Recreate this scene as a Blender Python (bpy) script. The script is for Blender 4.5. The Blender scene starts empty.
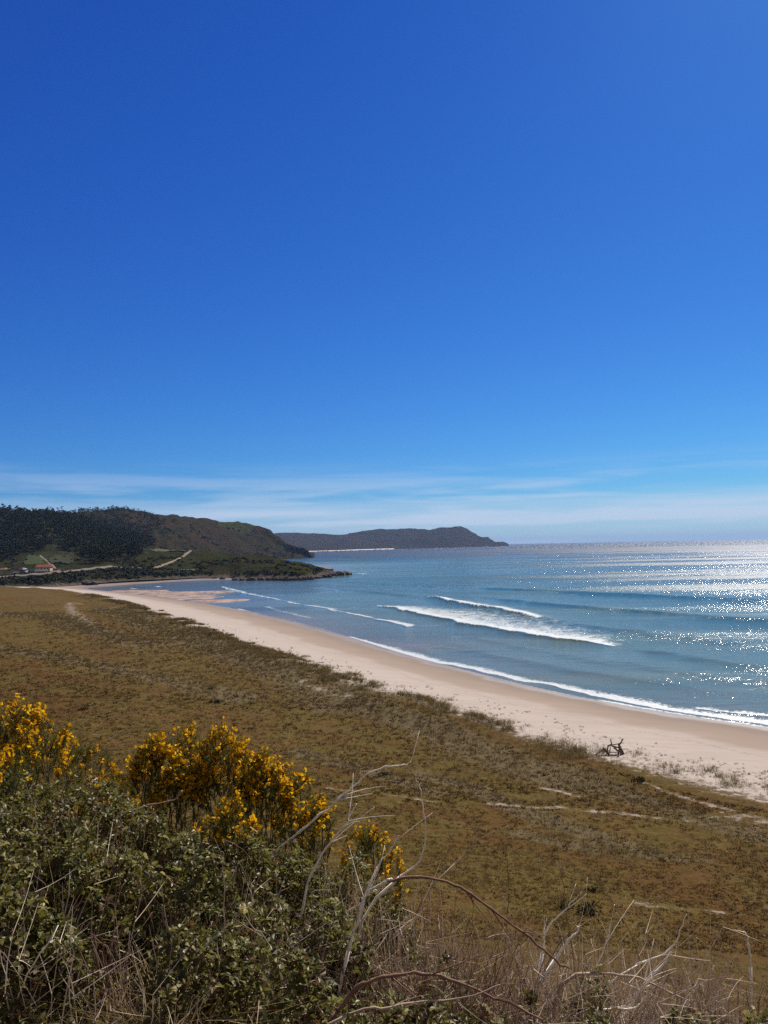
import bpy, math, numpy as np
from mathutils import Vector, Matrix
from mathutils.bvhtree import BVHTree

rng = np.random.default_rng(11)
SC = bpy.context.scene
COL = SC.collection
F = 745.0
EYE = np.array([0.0, 0.0, 22.0])
R = math.radians

# ------------------------------------------------------------------ camera maths
pitch, roll = R(2.59), math.atan(0.0195)
fwd = np.array([0, math.cos(pitch), math.sin(pitch)])
up0 = np.array([0, -math.sin(pitch), math.cos(pitch)])
rt0 = np.array([1.0, 0, 0])
upv = up0 * math.cos(roll) + rt0 * math.sin(roll)
rtv = rt0 * math.cos(roll) - up0 * math.sin(roll)

def ray(px, py):
    return fwd * F + rtv * (px - 384.0) + upv * (512.0 - py)
def atY(px, py, Y):
    d = ray(px, py); return EYE + d * (Y / d[1])
def atZ(px, py, z):
    d = ray(px, py); return EYE + d * ((z - EYE[2]) / d[2])

# ------------------------------------------------------------------ noise
def _hash(ix, iy, seed):
    h = (ix.astype(np.int64) * 374761393 + iy.astype(np.int64) * 668265263 + seed * 1442695041) & 0xffffffff
    h = ((h ^ (h >> 13)) * 1274126177) & 0xffffffff
    return ((h ^ (h >> 16)) & 0xffff) / 65535.0
def vnoise(x, y, seed=0):
    ix, iy = np.floor(x), np.floor(y)
    fx, fy = x - ix, y - iy
    fx = fx * fx * (3 - 2 * fx); fy = fy * fy * (3 - 2 * fy)
    a = _hash(ix, iy, seed); b = _hash(ix + 1, iy, seed)
    c = _hash(ix, iy + 1, seed); d = _hash(ix + 1, iy + 1, seed)
    return (a + (b - a) * fx) * (1 - fy) + (c + (d - c) * fx) * fy - 0.5
def fbm(x, y, s, octs=4, seed=0):
    r = 0; a = 1.0
    for k in range(octs):
        r = r + a * vnoise(x / s + 17.3 * k, y / s - 9.1 * k, seed + k)
        s /= 2.03; a *= 0.5
    return r
def sstep(a, b, x):
    t = np.clip((x - a) / (b - a), 0, 1); return t * t * (3 - 2 * t)

def polydist(x, y, pts):
    """distance, side (+ left of direction), arclength fraction"""
    best = np.full(x.shape, 1e18); side = np.zeros(x.shape); tt = np.zeros(x.shape)
    pts = np.asarray(pts)[:, :2]
    L = np.concatenate([[0], np.cumsum(np.linalg.norm(np.diff(pts, axis=0), axis=1))])
    for i in range(len(pts) - 1):
        a = pts[i]; e = pts[i + 1] - a; l2 = float(e @ e)
        t = np.clip(((x - a[0]) * e[0] + (y - a[1]) * e[1]) / l2, 0, 1)
        dx = x - a[0] - t * e[0]; dy = y - a[1] - t * e[1]
        d = dx * dx + dy * dy
        m = d < best
        best = np.where(m, d, best)
        side = np.where(m, np.sign(e[0] * (y - a[1]) - e[1] * (x - a[0])), side)
        tt = np.where(m, (L[i] + t * (L[i + 1] - L[i])) / L[-1], tt)
    return np.sqrt(best), side, tt
def inside(x, y, poly):
    c = np.zeros(x.shape, bool); n = len(poly)
    for i in range(n):
        x0, y0 = poly[i][:2]; x1, y1 = poly[(i + 1) % n][:2]
        if y0 == y1: continue
        m = ((y0 > y) != (y1 > y)) & (x < (x1 - x0) * (y - y0) / (y1 - y0) + x0)
        c ^= m
    return c
def smooth(pts, n=3):
    p = np.asarray(pts, float)
    for _ in range(n):
        q = 0.75 * p[:-1] + 0.25 * p[1:]; r = 0.25 * p[:-1] + 0.75 * p[1:]
        m = np.empty((2 * len(q), p.shape[1])); m[0::2] = q; m[1::2] = r
        p = np.vstack([p[:1], m, p[-1:]])
    return p

# ------------------------------------------------------------------ object helpers
def mesh_obj(name, V, faces, mat, parent=None, attrs=None, smooth_=False):
    """faces: list of int arrays (n,3)/(n,4)"""
    V = np.asarray(V, np.float32)
    faces = [np.asarray(f, np.int32) for f in faces if len(f)]
    me = bpy.data.meshes.new(name)
    me.vertices.add(len(V)); me.vertices.foreach_set('co', V.ravel())
    nl = sum(f.size for f in faces); npoly = sum(len(f) for f in faces)
    me.loops.add(nl); me.polygons.add(npoly)
    me.loops.foreach_set('vertex_index', np.concatenate([f.ravel() for f in faces]))
    st = []; o = 0
    for f in faces:
        st.append(o + np.arange(len(f)) * f.shape[1]); o += f.size
    me.polygons.foreach_set('loop_start', np.concatenate(st).astype(np.int32))
    me.polygons.foreach_set('use_smooth', np.full(npoly, smooth_))
    me.update(calc_edges=True)
    for k, a in (attrs or {}).items():
        at = me.attributes.new(k, 'FLOAT', 'POINT'); at.data.foreach_set('value', np.asarray(a, np.float32).ravel())
    me.materials.append(mat)
    ob = bpy.data.objects.new(name, me); COL.objects.link(ob)
    if parent is not None: ob.parent = parent
    return ob
def tag(o, label=None, cat=None, group=None, kind=None):
    if label: o['label'] = label
    if cat: o['category'] = cat
    if group: o['group'] = group
    if kind: o['kind'] = kind
    return o
def empty(name, loc=(0, 0, 0), rz=0):
    o = bpy.data.objects.new(name, None); COL.objects.link(o)
    o.location = loc; o.rotation_euler = (0, 0, rz); o.empty_display_size = 0.2
    return o

class MB:
    def __init__(s): s.V = []; s.Q = []; s.T = []; s.A = []; s.n = 0
    def add(s, V, Q=None, T=None, a=0.5):
        V = np.asarray(V, float)
        if Q is not None and len(Q): s.Q.append(np.asarray(Q) + s.n)
        if T is not None and len(T): s.T.append(np.asarray(T) + s.n)
        s.V.append(V); s.A.append(np.broadcast_to(np.asarray(a, float), (len(V),)))
        s.n += len(V)
    def tube(s, pts, rad, sides=5, a=0.5):
        P = np.asarray(pts, float); n = len(P)
        rad = np.broadcast_to(np.asarray(rad, float), (n,))
        T = np.gradient(P, axis=0); T /= np.linalg.norm(T, axis=1)[:, None] + 1e-9
        ref = np.array([0.31, 0.22, 0.93]) if abs(T[0][2]) < 0.9 else np.array([0.9, 0.3, 0.1])
        A = np.cross(T, ref); A /= np.linalg.norm(A, axis=1)[:, None] + 1e-9
        B = np.cross(T, A)
        th = np.arange(sides) * 2 * math.pi / sides
        V = P[:, None] + rad[:, None, None] * (np.cos(th)[None, :, None] * A[:, None] + np.sin(th)[None, :, None] * B[:, None])
        i = np.arange(n - 1)[:, None] * sides; j = np.arange(sides)[None]
        j2 = (j + 1) % sides
        Q = np.stack([i + j, i + j2, i + sides + j2, i + sides + j], -1).reshape(-1, 4)
        V = V.reshape(-1, 3)
        caps = [[0, k + 1, k] for k in range(1, sides - 1)] + [[(n - 1) * sides, (n - 1) * sides + k, (n - 1) * sides + k + 1] for k in range(1, sides - 1)]
        s.add(V, Q, caps, a)
    def box(s, c, size, rz=0, a=0.5, taper=1.0):
        x, y, z = np.asarray(size, float) / 2
        V = np.array([[-x, -y, -z], [x, -y, -z], [x, y, -z], [-x, y, -z], [-x * taper, -y * taper, z], [x * taper, -y * taper, z], [x * taper, y * taper, z], [-x * taper, y * taper, z]])
        cr, sr = math.cos(rz), math.sin(rz)
        V = V @ np.array([[cr, sr, 0], [-sr, cr, 0], [0, 0, 1]]) + np.asarray(c, float)
        s.add(V, [[0, 3, 2, 1], [4, 5, 6, 7], [0, 1, 5, 4], [1, 2, 6, 5], [2, 3, 7, 6], [3, 0, 4, 7]], None, a)
    def build(s, name, mat, parent=None, sm=False):
        return mesh_obj(name, np.vstack(s.V), [x for x in (np.vstack(s.Q) if s.Q else [], np.vstack(s.T) if s.T else []) if len(x)],
                        mat, parent, {'v': np.concatenate(s.A)}, sm)

def unit(v): return v / (np.linalg.norm(v, axis=-1, keepdims=True) + 1e-9)
def rdir(n, zb=0.0):
    v = rng.normal(size=(n, 3)); v[:, 2] += zb; return unit(v)
def leaves(mb, C, D, N, size, wid=0.6, fold=0.25, val=None):
    """leaf blades: base C, direction D, normal N"""
    n = len(C); D = unit(D); S = unit(np.cross(D, N)); N = unit(np.cross(S, D))
    sz = np.broadcast_to(np.asarray(size, float), (n,))[:, None]
    w = sz * wid / 2
    b = C; t = C + D * sz - N * sz * 0.12
    r1 = C + D * sz * .3 + S * w + N * w * fold; r2 = C + D * sz * .7 + S * w * .75 + N * w * fold
    l1 = C + D * sz * .3 - S * w + N * w * fold; l2 = C + D * sz * .7 - S * w * .75 + N * w * fold
    V = np.stack([b, r1, r2, t, l2, l1], 1).reshape(-1, 3)
    i = np.arange(n)[:, None] * 6
    Q = np.vstack([i + [0, 1, 2, 3], i + [0, 3, 4, 5]])
    val = rng.random(n) if val is None else val
    mb.add(V, Q, None, np.repeat(val, 6))
def tris(mb, C, D, S, ln, w, val=None):
    """thin spikes"""
    n = len(C); ln = np.broadcast_to(ln, (n,))[:, None]; w = np.broadcast_to(w, (n,))[:, None]
    V = np.stack([C - S * w / 2, C + S * w / 2, C + D * ln], 1).reshape(-1, 3)
    T = np.arange(n * 3).reshape(-1, 3)
    val = rng.random(n) if val is None else val
    mb.add(V, None, T, np.repeat(val, 3))
def blades(mb, B, H, lean, w, val=None, droop=0.5):
    """curved grass blades from bases B"""
    n = len(B); H = np.broadcast_to(H, (n,))[:, None]; w = np.broadcast_to(w, (n,))[:, None]
    az = rng.random(n) * 2 * math.pi; dr = np.stack([np.cos(az), np.sin(az), 0 * az], 1)
    S = np.stack([-np.sin(az + rng.normal(size=n)), np.cos(az + rng.normal(size=n)), 0 * az], 1); S = unit(S)
    ln = np.broadcast_to(lean, (n,))[:, None] * (0.3 + rng.random((n, 1)))
    upz = np.array([0, 0, 1.0])
    p1 = B + H * (upz * .5 + dr * ln * .3); p2 = B + H * (upz * (.9 - ln * .15) + dr * ln * .75)
    p3 = B + H * (upz * (1.08 - ln * droop) + dr * ln * 1.35)
    V = np.stack([B - S * w / 2, B + S * w / 2, p1 - S * w * .45, p1 + S * w * .45, p2 - S * w * .3, p2 + S * w * .3, p3], 1).reshape(-1, 3)
    i = np.arange(n)[:, None] * 7
    val = rng.random(n) if val is None else val
    mb.add(V, np.vstack([i + [0, 1, 3, 2], i + [2, 3, 5, 4]]), i + [4, 5, 6], np.repeat(val, 7))

# ------------------------------------------------------------------ materials
class NT:
    def __init__(s, name):
        s.m = bpy.data.materials.new(name); s.m.use_nodes = True
        s.t = s.m.node_tree; s.n = s.t.nodes; s.l = s.t.links
        s.b = s.n['Principled BSDF']; s.out = s.n['Material Output']
    def node(s, ty, ins=None, **kw):
        nd = s.n.new(ty)
        for k, v in kw.items(): setattr(nd, k, v)
        for k, v in (ins or {}).items():
            if isinstance(v, bpy.types.NodeSocket): s.l.new(v, nd.inputs[k])
            else: nd.inputs[k].default_value = v
        return nd
    def co(s): return s.node('ShaderNodeTexCoord').outputs['Object']
    def noise(s, scale, detail=4, rough=.55, vec=None, stretch=None, dist=0):
        v = vec if vec is not None else s.co()
        if stretch: v = s.node('ShaderNodeMapping', {0: v, 'Scale': stretch[:3], 'Rotation': (0, 0, stretch[3] if len(stretch) > 3 else 0)}).outputs[0]
        return s.node('ShaderNodeTexNoise', {'Vector': v, 'Scale': scale, 'Detail': detail, 'Roughness': rough, 'Distortion': dist}).outputs['Fac']
    def attr(s, n): return s.node('ShaderNodeAttribute', attribute_name=n).outputs['Fac']
    def math(s, op, a, b=0.0, c=0.0, clamp=False):
        nd = s.node('ShaderNodeMath', {0: a, 1: b, 2: c}, operation=op); nd.use_clamp = clamp
        return nd.outputs[0]
    def ramp(s, f, stops, interp='LINEAR'):
        nd = s.node('ShaderNodeValToRGB', {0: f}); cr = nd.color_ramp; cr.interpolation = interp
        while len(cr.elements) < len(stops): cr.elements.new(0.5)
        for e, (p, c) in zip(cr.elements, stops):
            e.position = p; e.color = (*c, 1) if isinstance(c, tuple) else (c, c, c, 1)
        return nd.outputs[0]
    def mr(s, v, a, b, c=0.0, d=1.0, smooth_=True):
        nd = s.node('ShaderNodeMapRange', {'Value': v, 'From Min': a, 'From Max': b, 'To Min': c, 'To Max': d})
        nd.interpolation_type = 'SMOOTHSTEP' if smooth_ else 'LINEAR'
        return nd.outputs[0]
    def mix(s, f, a, b, blend='MIX'):
        nd = s.node('ShaderNodeMix', data_type='RGBA', blend_type=blend)
        for k, v in ((0, f), (6, a), (7, b)):
            if isinstance(v, bpy.types.NodeSocket): s.l.new(v, nd.inputs[k])
            else: nd.inputs[k].default_value = (*v, 1) if isinstance(v, tuple) else v
        return nd.outputs[2]
    def bump(s, h, strength, dist, nrm=None):
        ins = {'Height': h, 'Strength': strength, 'Distance': dist}
        if nrm is not None: ins['Normal'] = nrm
        return s.node('ShaderNodeBump', ins).outputs[0]
    def fin(s, color=None, rough=.8, normal=None, spec=None):
        for k, v in (('Base Color', color), ('Roughness', rough), ('Normal', normal), ('Specular IOR Level', spec)):
            if v is None: continue
            if isinstance(v, bpy.types.NodeSocket): s.l.new(v, s.b.inputs[k])
            else: s.b.inputs[k].default_value = (*v, 1) if isinstance(v, tuple) else v
        return s.m
def simple(name, col, rough=.7, var=.25, scale=8, bump=0.0):
    m = NT(name); nz = m.noise(scale, 5)
    c = m.mix(nz, tuple(x * (1 - var) for x in col), tuple(min(1, x * (1 + var)) for x in col))
    return m.fin(c, rough, m.bump(nz, .5, bump) if bump else None, .08 if rough > .6 else .5)
def leafmat(name, stops, rough=.5, trans=0.25, nscale=3.0, spec=.4):
    m = NT(name); v = m.attr('v'); nz = m.noise(nscale, 3)
    f = m.math('ADD', m.math('MULTIPLY', v, .8), m.math('MULTIPLY', m.math('SUBTRACT', nz, .4), .6), clamp=True)
    c = m.ramp(f, stops); m.fin(c, rough, None, spec)
    if trans:
        tr = m.node('ShaderNodeBsdfTranslucent', {'Color': c})
        mx = m.node('ShaderNodeMixShader', {0: trans, 1: m.b.outputs[0], 2: tr.outputs[0]})
        m.l.new(mx.outputs[0], m.out.inputs[0])
    return m.m

# ================================================================== LAYOUT (world coordinates)
SHpx = [(768, 728), (700, 718), (620, 705), (540, 689), (460, 669), (400, 653), (350, 637), (300, 623), (250, 611.5), (215, 605), (180, 600), (140, 594.5), (105, 591)]
near_shore = [atZ(px, py, 0)[:2] for px, py in SHpx]
SR = [(900, -500), (420, -160), (250, -48), (140, 18), (90, 49), (62, 70)]
FSpx = [(82, 588.4), (100, 587), (130, 584.6), (165, 582.4), (200, 580.6), (232, 580)]
far_shore = [atZ(px, py, 0)[:2] for px, py in FSpx]
shore = smooth(np.array(SR + [tuple(p) for p in near_shore] + [tuple(p) for p in far_shore] + [(-90, 545), (-60, 640), (-60, 900)]), 2)
land_poly = [tuple(p) for p in shore] + [(-3000, 900), (-3000, -500)]
DNpx = [(768, 795), (730, 784), (690, 774), (640, 763), (600, 750), (540, 736), (480, 716), (420, 698), (360, 681), (300, 661), (240, 641), (200, 626), (150, 609), (110, 598), (70, 590), (40, 588)]
dune = [(860, -520), (390, -190), (220, -82), (118, -14), (66, 24), (42, 44)] + [tuple(atZ(px, py, 2.6)[:2]) for px, py in DNpx] + [(-240, 440), (-420, 470)]
dune = smooth(np.array(dune), 2)
PATHS = [  # sandy bare strips: pixel polyline, width m
    ([(70, 600), (70, 605), (75, 611), (86, 617), (95, 621)], 2.0), ([(74, 600), (84, 601)], 1.0), ([(330, 783), (345, 785), (365, 786)], .35),
    ([(385, 788), (410, 790), (440, 793)], .3), ([(490, 792), (560, 795), (620, 799), (685, 808)], .42), ([(728, 800), (752, 806)], 1.3),
    ([(615, 916), (650, 923), (690, 929), (722, 932)], .28), ([(300, 672), (330, 682), (352, 688)], 1.0), ([(540, 770), (575, 778)], .4),
    ([(640, 765), (690, 780), (735, 794)], .35)]
PATHS = [([atZ(px, py, 4.2)[:2] for px, py in p], w) for p, w in PATHS]
BANDS = [  # dry pale tussock bands
    ([(110, 604), (160, 622), (210, 640), (260, 652), (310, 672), (350, 692)], 7), ([(0, 648), (90, 662), (170, 676), (240, 690)], 4),
    ([(350, 692), (420, 712), (500, 742), (570, 765)], 4), ([(70, 622), (110, 630), (150, 640)], 6), ([(420, 760), (480, 775), (520, 800), (640, 850)], 1.6),
    ([(300, 745), (380, 765), (430, 780)], 1.6), ([(600, 768), (690, 800), (768, 830)], 2.0), ([(520, 830), (600, 850), (700, 860)], 1.0), ([(0, 612), (50, 614), (90, 622)], 6)]
BANDS = [([atZ(px, py, 4.2)[:2] for px, py in p], w) for p, w in BANDS]
BARS = []
for (ax, ay, bx, by, w, h) in ((122, 592.5, 176, 597.5, 22, .18), (168, 593.0, 212, 592.2, 12, .35), (192, 602.0, 224, 600.8, 11, .35), (120, 591.2, 150, 591.0, 9, .2), (180, 596.8, 200, 596.2, 6, .16)):
    BARS.append((atZ(ax, ay, 0)[:2], atZ(bx, by, 0)[:2], w, h))

prof_y = [-200, -60, -20, -5, 0, 2, 5, 10, 20, 33, 44, 60, 5000]
prof_z = [60, 34, 25, 21.3, 20.35, 19.85, 18.75, 16.0, 11.2, 5.4, 4.3, 4.0, 4.0]
def ground_fields(x, y):
    d, s, _ = polydist(x, y, shore)
    ins = inside(x, y, land_poly)
    ds = np.where(ins, d, -d)
    d2, s2, _ = polydist(x, y, dune)
    dd = d2 * s2                      # + inland (left of direction)
    return ds, dd
def ground_z(x, y, fields=None):
    ds, dd = fields if fields is not None else ground_fields(x, y)
    t = np.clip(ds / np.maximum(ds - np.minimum(dd, 0), 1e-3), 0, 1)
    z = np.where(ds < 0, np.maximum(ds * 0.035, -5), 2.6 * t ** 0.9)
    w = sstep(0, 10, dd)
    inl = np.clip(dd, 0, None)
    fore = 0.75 * np.exp(-((inl - 5) / 4.5) ** 2) * (0.6 + 1.2 * fbm(x, y, 9, 2, 5))
    field = 2.6 + 1.5 * sstep(4, 45, inl) + 0.9 * fbm(x, y, 38, 3, 8) * sstep(5, 40, inl)
    hum = sstep(1, 12, inl) * (0.28 * fbm(x, y, 4.5, 3, 21) + 0.07 * fbm(x, y, .8, 2, 31))
    z = np.where(dd > 0, field + fore + hum, z)
    z = z + np.where((dd <= 0) & (ds > 1), 0.10 * fbm(x, y, 7, 2, 3) * sstep(0, 12, ds), 0)
    # lagoon sand bars
    for a, b, wd, h in BARS:
        bd, _, _ = polydist(x, y, [a, b])
        z = np.where(bd < wd * 2, np.maximum(z, h * (1 - (bd / wd) ** 2) + .1 * fbm(x, y, 16, 3, 12)), z)
    # hillside below the viewpoint
    hz = np.interp(y + 0.12 * x, prof_y, prof_z)
    hz = hz + np.clip(-x, -20, 22) * 0.16 * sstep(34, 12, y) * sstep(-30, -2, y)
    hz = hz + (0.35 * fbm(x, y, 2.6, 3, 41)) * sstep(44, 8, y) * sstep(0, 2, np.abs(y) + np.abs(x))
    k = sstep(62, 40, y + 0.12 * x)
    on = (dd > 0)
    z = np.where(on, np.where(y + .12 * x < 62, np.maximum(z * (1 - k) + k * hz, np.where(k > .9, hz, z * (1 - k) + k * hz)), z), z)
    return z
def gz(x, y):
    return float(ground_z(np.array([float(x)]), np.array([float(y)]))[0])

# ================================================================== GROUND MATERIALS
m = NT('coast_ground')
dsA, ddA, pA, bA = m.attr('ds'), m.attr('dd'), m.attr('path'), m.attr('band')
co = m.co()
n_big = m.noise(.028, 3, .5, co); n_med = m.noise(.16, 5, .6, co); n_s = m.noise(1.1, 5, .65, co); n_f = m.noise(6.5, 4, .7, co); n_ff = m.noise(30, 2, .6, co)
f = m.math('ADD', m.math('MULTIPLY', n_big, .6), m.math('MULTIPLY', n_med, .5))
field = m.ramp(f, [(.34, (.080, .042, .016)), (.43, (.125, .070, .024)), (.50, (.127, .076, .024)), (.57, (.120, .086, .024)), (.64, (.115, .062, .020))])
spk = m.mr(m.math('ADD', m.math('MULTIPLY', n_s, .5), m.math('MULTIPLY', n_f, .5)), .42, .60)
field = m.mix(m.math('MULTIPLY', spk, .6), field, (.038, .024, .006))
spk2 = m.mr(n_f, .60, .72); field = m.mix(m.math('MULTIPLY', spk2, .45), field, (.15, .11, .06))
moss = m.mr(m.noise(.45, 4, .6, co), .52, .66); field = m.mix(m.math('MULTIPLY', moss, .35), field, (.098, .072, .015))
rust = m.mr(m.noise(.30, 5, .6, m.node('ShaderNodeMapping', {0: co, 'Location': (31, 7, 0)}).outputs[0]), .54, .68)
field = m.mix(m.math('MULTIPLY', rust, .5), field, (.095, .045, .013))
bandm = m.mr(m.math('ADD', bA, m.math('MULTIPLY', m.math('SUBTRACT', n_s, .5), 1.3)), .35, .85)
field = m.mix(m.math('MULTIPLY', bandm, .7), field, m.mix(n_f, (.075, .055, .028), (.20, .155, .09)))
thin = m.mr(m.noise(.7, 5, .7, co), .60, .68); field = m.mix(m.math('MULTIPLY', thin, .35), field, (.18, .135, .08))
# sand
t = m.math('DIVIDE', dsA, m.math('MAXIMUM', m.math('SUBTRACT', dsA, m.math('MINIMUM', ddA, 0.0)), .01))
sandv = m.noise(.09, 4, .6, co, (1, 1, 1))
tn = m.math('ADD', t, m.math('MULTIPLY', m.math('SUBTRACT', sandv, .5), .34))
sand = m.ramp(tn, [(.0, (.12, .10, .092)), (.08, (.19, .145, .115)), (.30, (.265, .20, .152)), (.46, (.30, .23, .178)), (.54, (.385, .315, .262)), (.75, (.42, .35, .295)), (1, (.41, .345, .29))])
sand = m.mix(.12, sand, m.mix(n_f, (.22, .18, .15), (.5, .43, .36)))
foot = m.mr(m.noise(1.3, 5, .75, co), .54, .64); foot = m.math('MULTIPLY', foot, m.mr(t, .62, .97)); sand = m.mix(m.math('MULTIPLY', foot, .62), sand, (.19, .145, .11))
wr = m.math('ABSOLUTE', m.math('SUBTRACT', m.math('ADD', t, m.math('MULTIPLY', m.math('SUBTRACT', m.noise(.05, 3, .5, co), .5), .35)), .60)); wr = m.math('MULTIPLY', m.mr(wr, .022, .004), m.mr(m.noise(2.6, 4, .8, co), .52, .62))
sand = m.mix(m.math('MULTIPLY', wr, .55), sand, (.12, .09, .065))
rip = m.mr(m.noise(.35, 5, .65, co, (.4, 2.2, 1, -.95)), .40, .62); sand = m.mix(m.math('MULTIPLY', rip, .16), sand, (.22, .165, .13))
bar = m.math('LESS_THAN', dsA, 0.0); sand = m.mix(bar, sand, m.mix(m.mr(n_med, .4, .6), (.20, .125, .060), (.46, .31, .17)))
# edge between sand and dune vegetation
e = m.math('ADD', ddA, m.math('ADD', m.math('MULTIPLY', m.math('SUBTRACT', n_s, .5), 9.0), m.math('MULTIPLY', m.math('SUBTRACT', n_f, .5), 5.0)))
veg = m.mr(e, .7, 3.2)
pth = m.mr(m.math('ADD', m.math('MULTIPLY', pA, .85), m.math('ADD', m.math('MULTIPLY', m.math('SUBTRACT', n_s, .5), 2.6), m.math('MULTIPLY', m.math('SUBTRACT', n_f, .5), 1.6))), .5, .95)
veg = m.math('MULTIPLY', veg, m.math('SUBTRACT', 1.0, m.math('MULTIPLY', m.math('MULTIPLY', pth, .62), m.mr(m.noise(.55, 4, .6, co), .40, .56))))
col = m.mix(veg, sand, field)
hill = m.mr(m.attr('near'), .25, .75)
hcol = m.mix(n_f, (.03, .02, .008), (.12, .082, .032)); hcol = m.mix(m.mr(n_s, .5, .62), hcol, (.06, .042, .014))
col = m.mix(m.math('MULTIPLY', hill, .5), col, hcol)
hgt = m.math('ADD', m.math('MULTIPLY', n_f, .35), n_s)
bd = m.math('MULTIPLY', m.math('ADD', m.math('MULTIPLY', veg, .93), .07), .34)
nb = m.node('ShaderNodeBump', {'Height': hgt, 'Strength': 1.0, 'Distance': bd}).outputs[0]
wet = m.mr(tn, .02, .16)
m.fin(col, m.math('ADD', m.math('MULTIPLY', wet, .5), .42), nb, m.math('SUBTRACT', .32, m.math('MULTIPLY', wet, .30)))
MAT_GROUND = m.m

# ================================================================== GROUND MESH
def polar(angs, rads):
    A, Rr = np.meshgrid(angs, rads)
    x, y = Rr * np.sin(A), Rr * np.cos(A)
    nr, na = A.shape
    i = np.arange(nr - 1)[:, None] * na + np.arange(na - 1)[None]
    return x.ravel(), y.ravel(), np.stack([i, i + 1, i + na + 1, i + na], -1).reshape(-1, 4)
ang = np.radians(np.concatenate([np.linspace(-180, -60, 40, endpoint=False), np.linspace(-60, -33, 50, endpoint=False), np.linspace(-33, 33, 560), np.linspace(33, 60, 51)[1:], np.linspace(60, 180, 41)[1:]]))
rad = np.concatenate([[0.02], np.exp(np.arange(math.log(.8), math.log(900), .0082))])
x, y, Qg = polar(ang, rad)
fl = ground_fields(x, y); z = ground_z(x, y, fl)
pa = np.zeros(x.shape); ba = np.zeros(x.shape)
for p, w in PATHS:
    d, _, _ = polydist(x, y, p); pa = np.maximum(pa, 1 - d / (2 * w))
for p, w in BANDS:
    d, _, _ = polydist(x, y, p); ba = np.maximum(ba, np.exp(-(d / w) ** 2))
ba = np.maximum(ba, .62 * np.exp(-((fl[1] - 2) / 2.8) ** 2) * (fl[1] > 0))
near = sstep(40, 20, y + .12 * x) * (np.hypot(x, y) < 500)
ground = mesh_obj('ground', np.stack([x, y, z], 1), [Qg[:, ::-1]], MAT_GROUND, None, {'ds': fl[0], 'dd': fl[1], 'path': pa, 'band': ba, 'near': near}, True)
tag(ground, kind='structure')
gV = np.stack([x, y, z], 1)

# ================================================================== HILL LOFTS
def loft(name, px, rows, mat, nz=(20, 0, 60), sub=10, cols=400, hide_edge=True, seed=0):
    """rows: list of (py list, Y list) over px control columns -> world grid"""
    px = np.asarray(px, float); grid = []
    u = np.linspace(px[0], px[-1], cols)
    for pys, Ys in rows:
        P = np.array([atY(a, b, c) for a, b, c in zip(u, np.interp(u, px, pys), np.interp(u, px, Ys))])
        grid.append(P)
    grid = np.array(grid); nr = len(rows)
    # smooth interpolation across rows (monotone-ish)
    tt = np.linspace(0, nr - 1, (nr - 1) * sub + 1)
    i0 = np.minimum(tt.astype(int), nr - 2); f = (tt - i0)[:, None, None]
    G = grid[i0] * (1 - f) + grid[i0 + 1] * f
    k = np.array([.25, .5, .25])
    for _ in range(sub // 3):
        G[1:-1] = k[0] * G[:-2] + k[1] * G[1:-1] + k[2] * G[2:]
    amp, a2, sc = nz
    X, Y = G[..., 0], G[..., 1]
    edge = np.minimum(tt / 1.0, 1)[:, None]
    edge = np.clip(edge, 0.15, 1)
    G[..., 2] += amp * edge * fbm(X, Y, sc, 5, 50 + seed) + a2 * edge * np.abs(fbm(X, Y, sc / 3, 4, 70 + seed))
    n, c = G.shape[:2]
    i = np.arange(n - 1)[:, None] * c + np.arange(c - 1)[None]
    Q = np.stack([i, i + 1, i + c + 1, i + c], -1).reshape(-1, 4)
    ob = mesh_obj(name, G.reshape(-1, 3), [Q], mat, None, None, True)
    tag(ob, kind='structure')
    return ob, G, Q

def hillmat(name, cols, sc, rock=(.11, .09, .075), rockh=0.0, spots=(.012, .018, .010), bumpd=2.0, fields=()):
    m = NT(name); co = m.co()
    a = m.noise(.004 * sc, 4, .55, co); b = m.noise(.02 * sc, 5, .6, co); c = m.noise(.09 * sc, 4, .65, co)
    f = m.math('ADD', m.math('MULTIPLY', a, .6), m.math('MULTIPLY', b, .45))
    col = m.ramp(f, [(.38 + .28 * i / (len(cols) - 1), cc) for i, cc in enumerate(cols)])
    s = m.mr(m.math('ADD', m.math('MULTIPLY', b, .4), m.math('MULTIPLY', c, .6)), .48, .60)
    col = m.mix(m.math('MULTIPLY', s, .8), col, spots)
    geo = m.node('ShaderNodeNewGeometry'); sep = m.node('ShaderNodeSeparateXYZ', {0: geo.outputs['Normal']})
    pos = m.node('ShaderNodeSeparateXYZ', {0: geo.outputs['Position']})
    for (cx, cy, rx, ry, fc) in fields:
        dx = m.math('DIVIDE', m.math('SUBTRACT', pos.outputs[0], cx), rx); dy = m.math('DIVIDE', m.math('SUBTRACT', pos.outputs[1], cy), ry)
        dd = m.math('SQRT', m.math('ADD', m.math('MULTIPLY', dx, dx), m.math('MULTIPLY', dy, dy)))
        dd = m.math('ADD', dd, m.math('MULTIPLY', m.math('SUBTRACT', b, .5), .5))
        col = m.mix(m.mr(dd, 1.0, .9), col, m.mix(c, tuple(q * .8 for q in fc), tuple(q * 1.15 for q in fc)))
    st = m.mr(m.math('ADD', sep.outputs[2], m.math('MULTIPLY', m.math('SUBTRACT', b, .5), .35)), .62, .42)
    low = m.mr(m.math('ADD', pos.outputs[2], m.math('MULTIPLY', m.math('SUBTRACT', c, .5), 8 * 1.0)), rockh + 1.5, rockh - 1)
    r = m.math('MAXIMUM', st, low) if rockh else st
    rc = m.mix(m.noise(.25 * sc, 5, .7, co), tuple(q * .35 for q in rock), tuple(q * 1.5 for q in rock))
    col = m.mix(r, col, rc)
    m.fin(col, .9, m.bump(m.math('ADD', b, c), .8, bumpd), 0.0)
    return m.m

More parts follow.
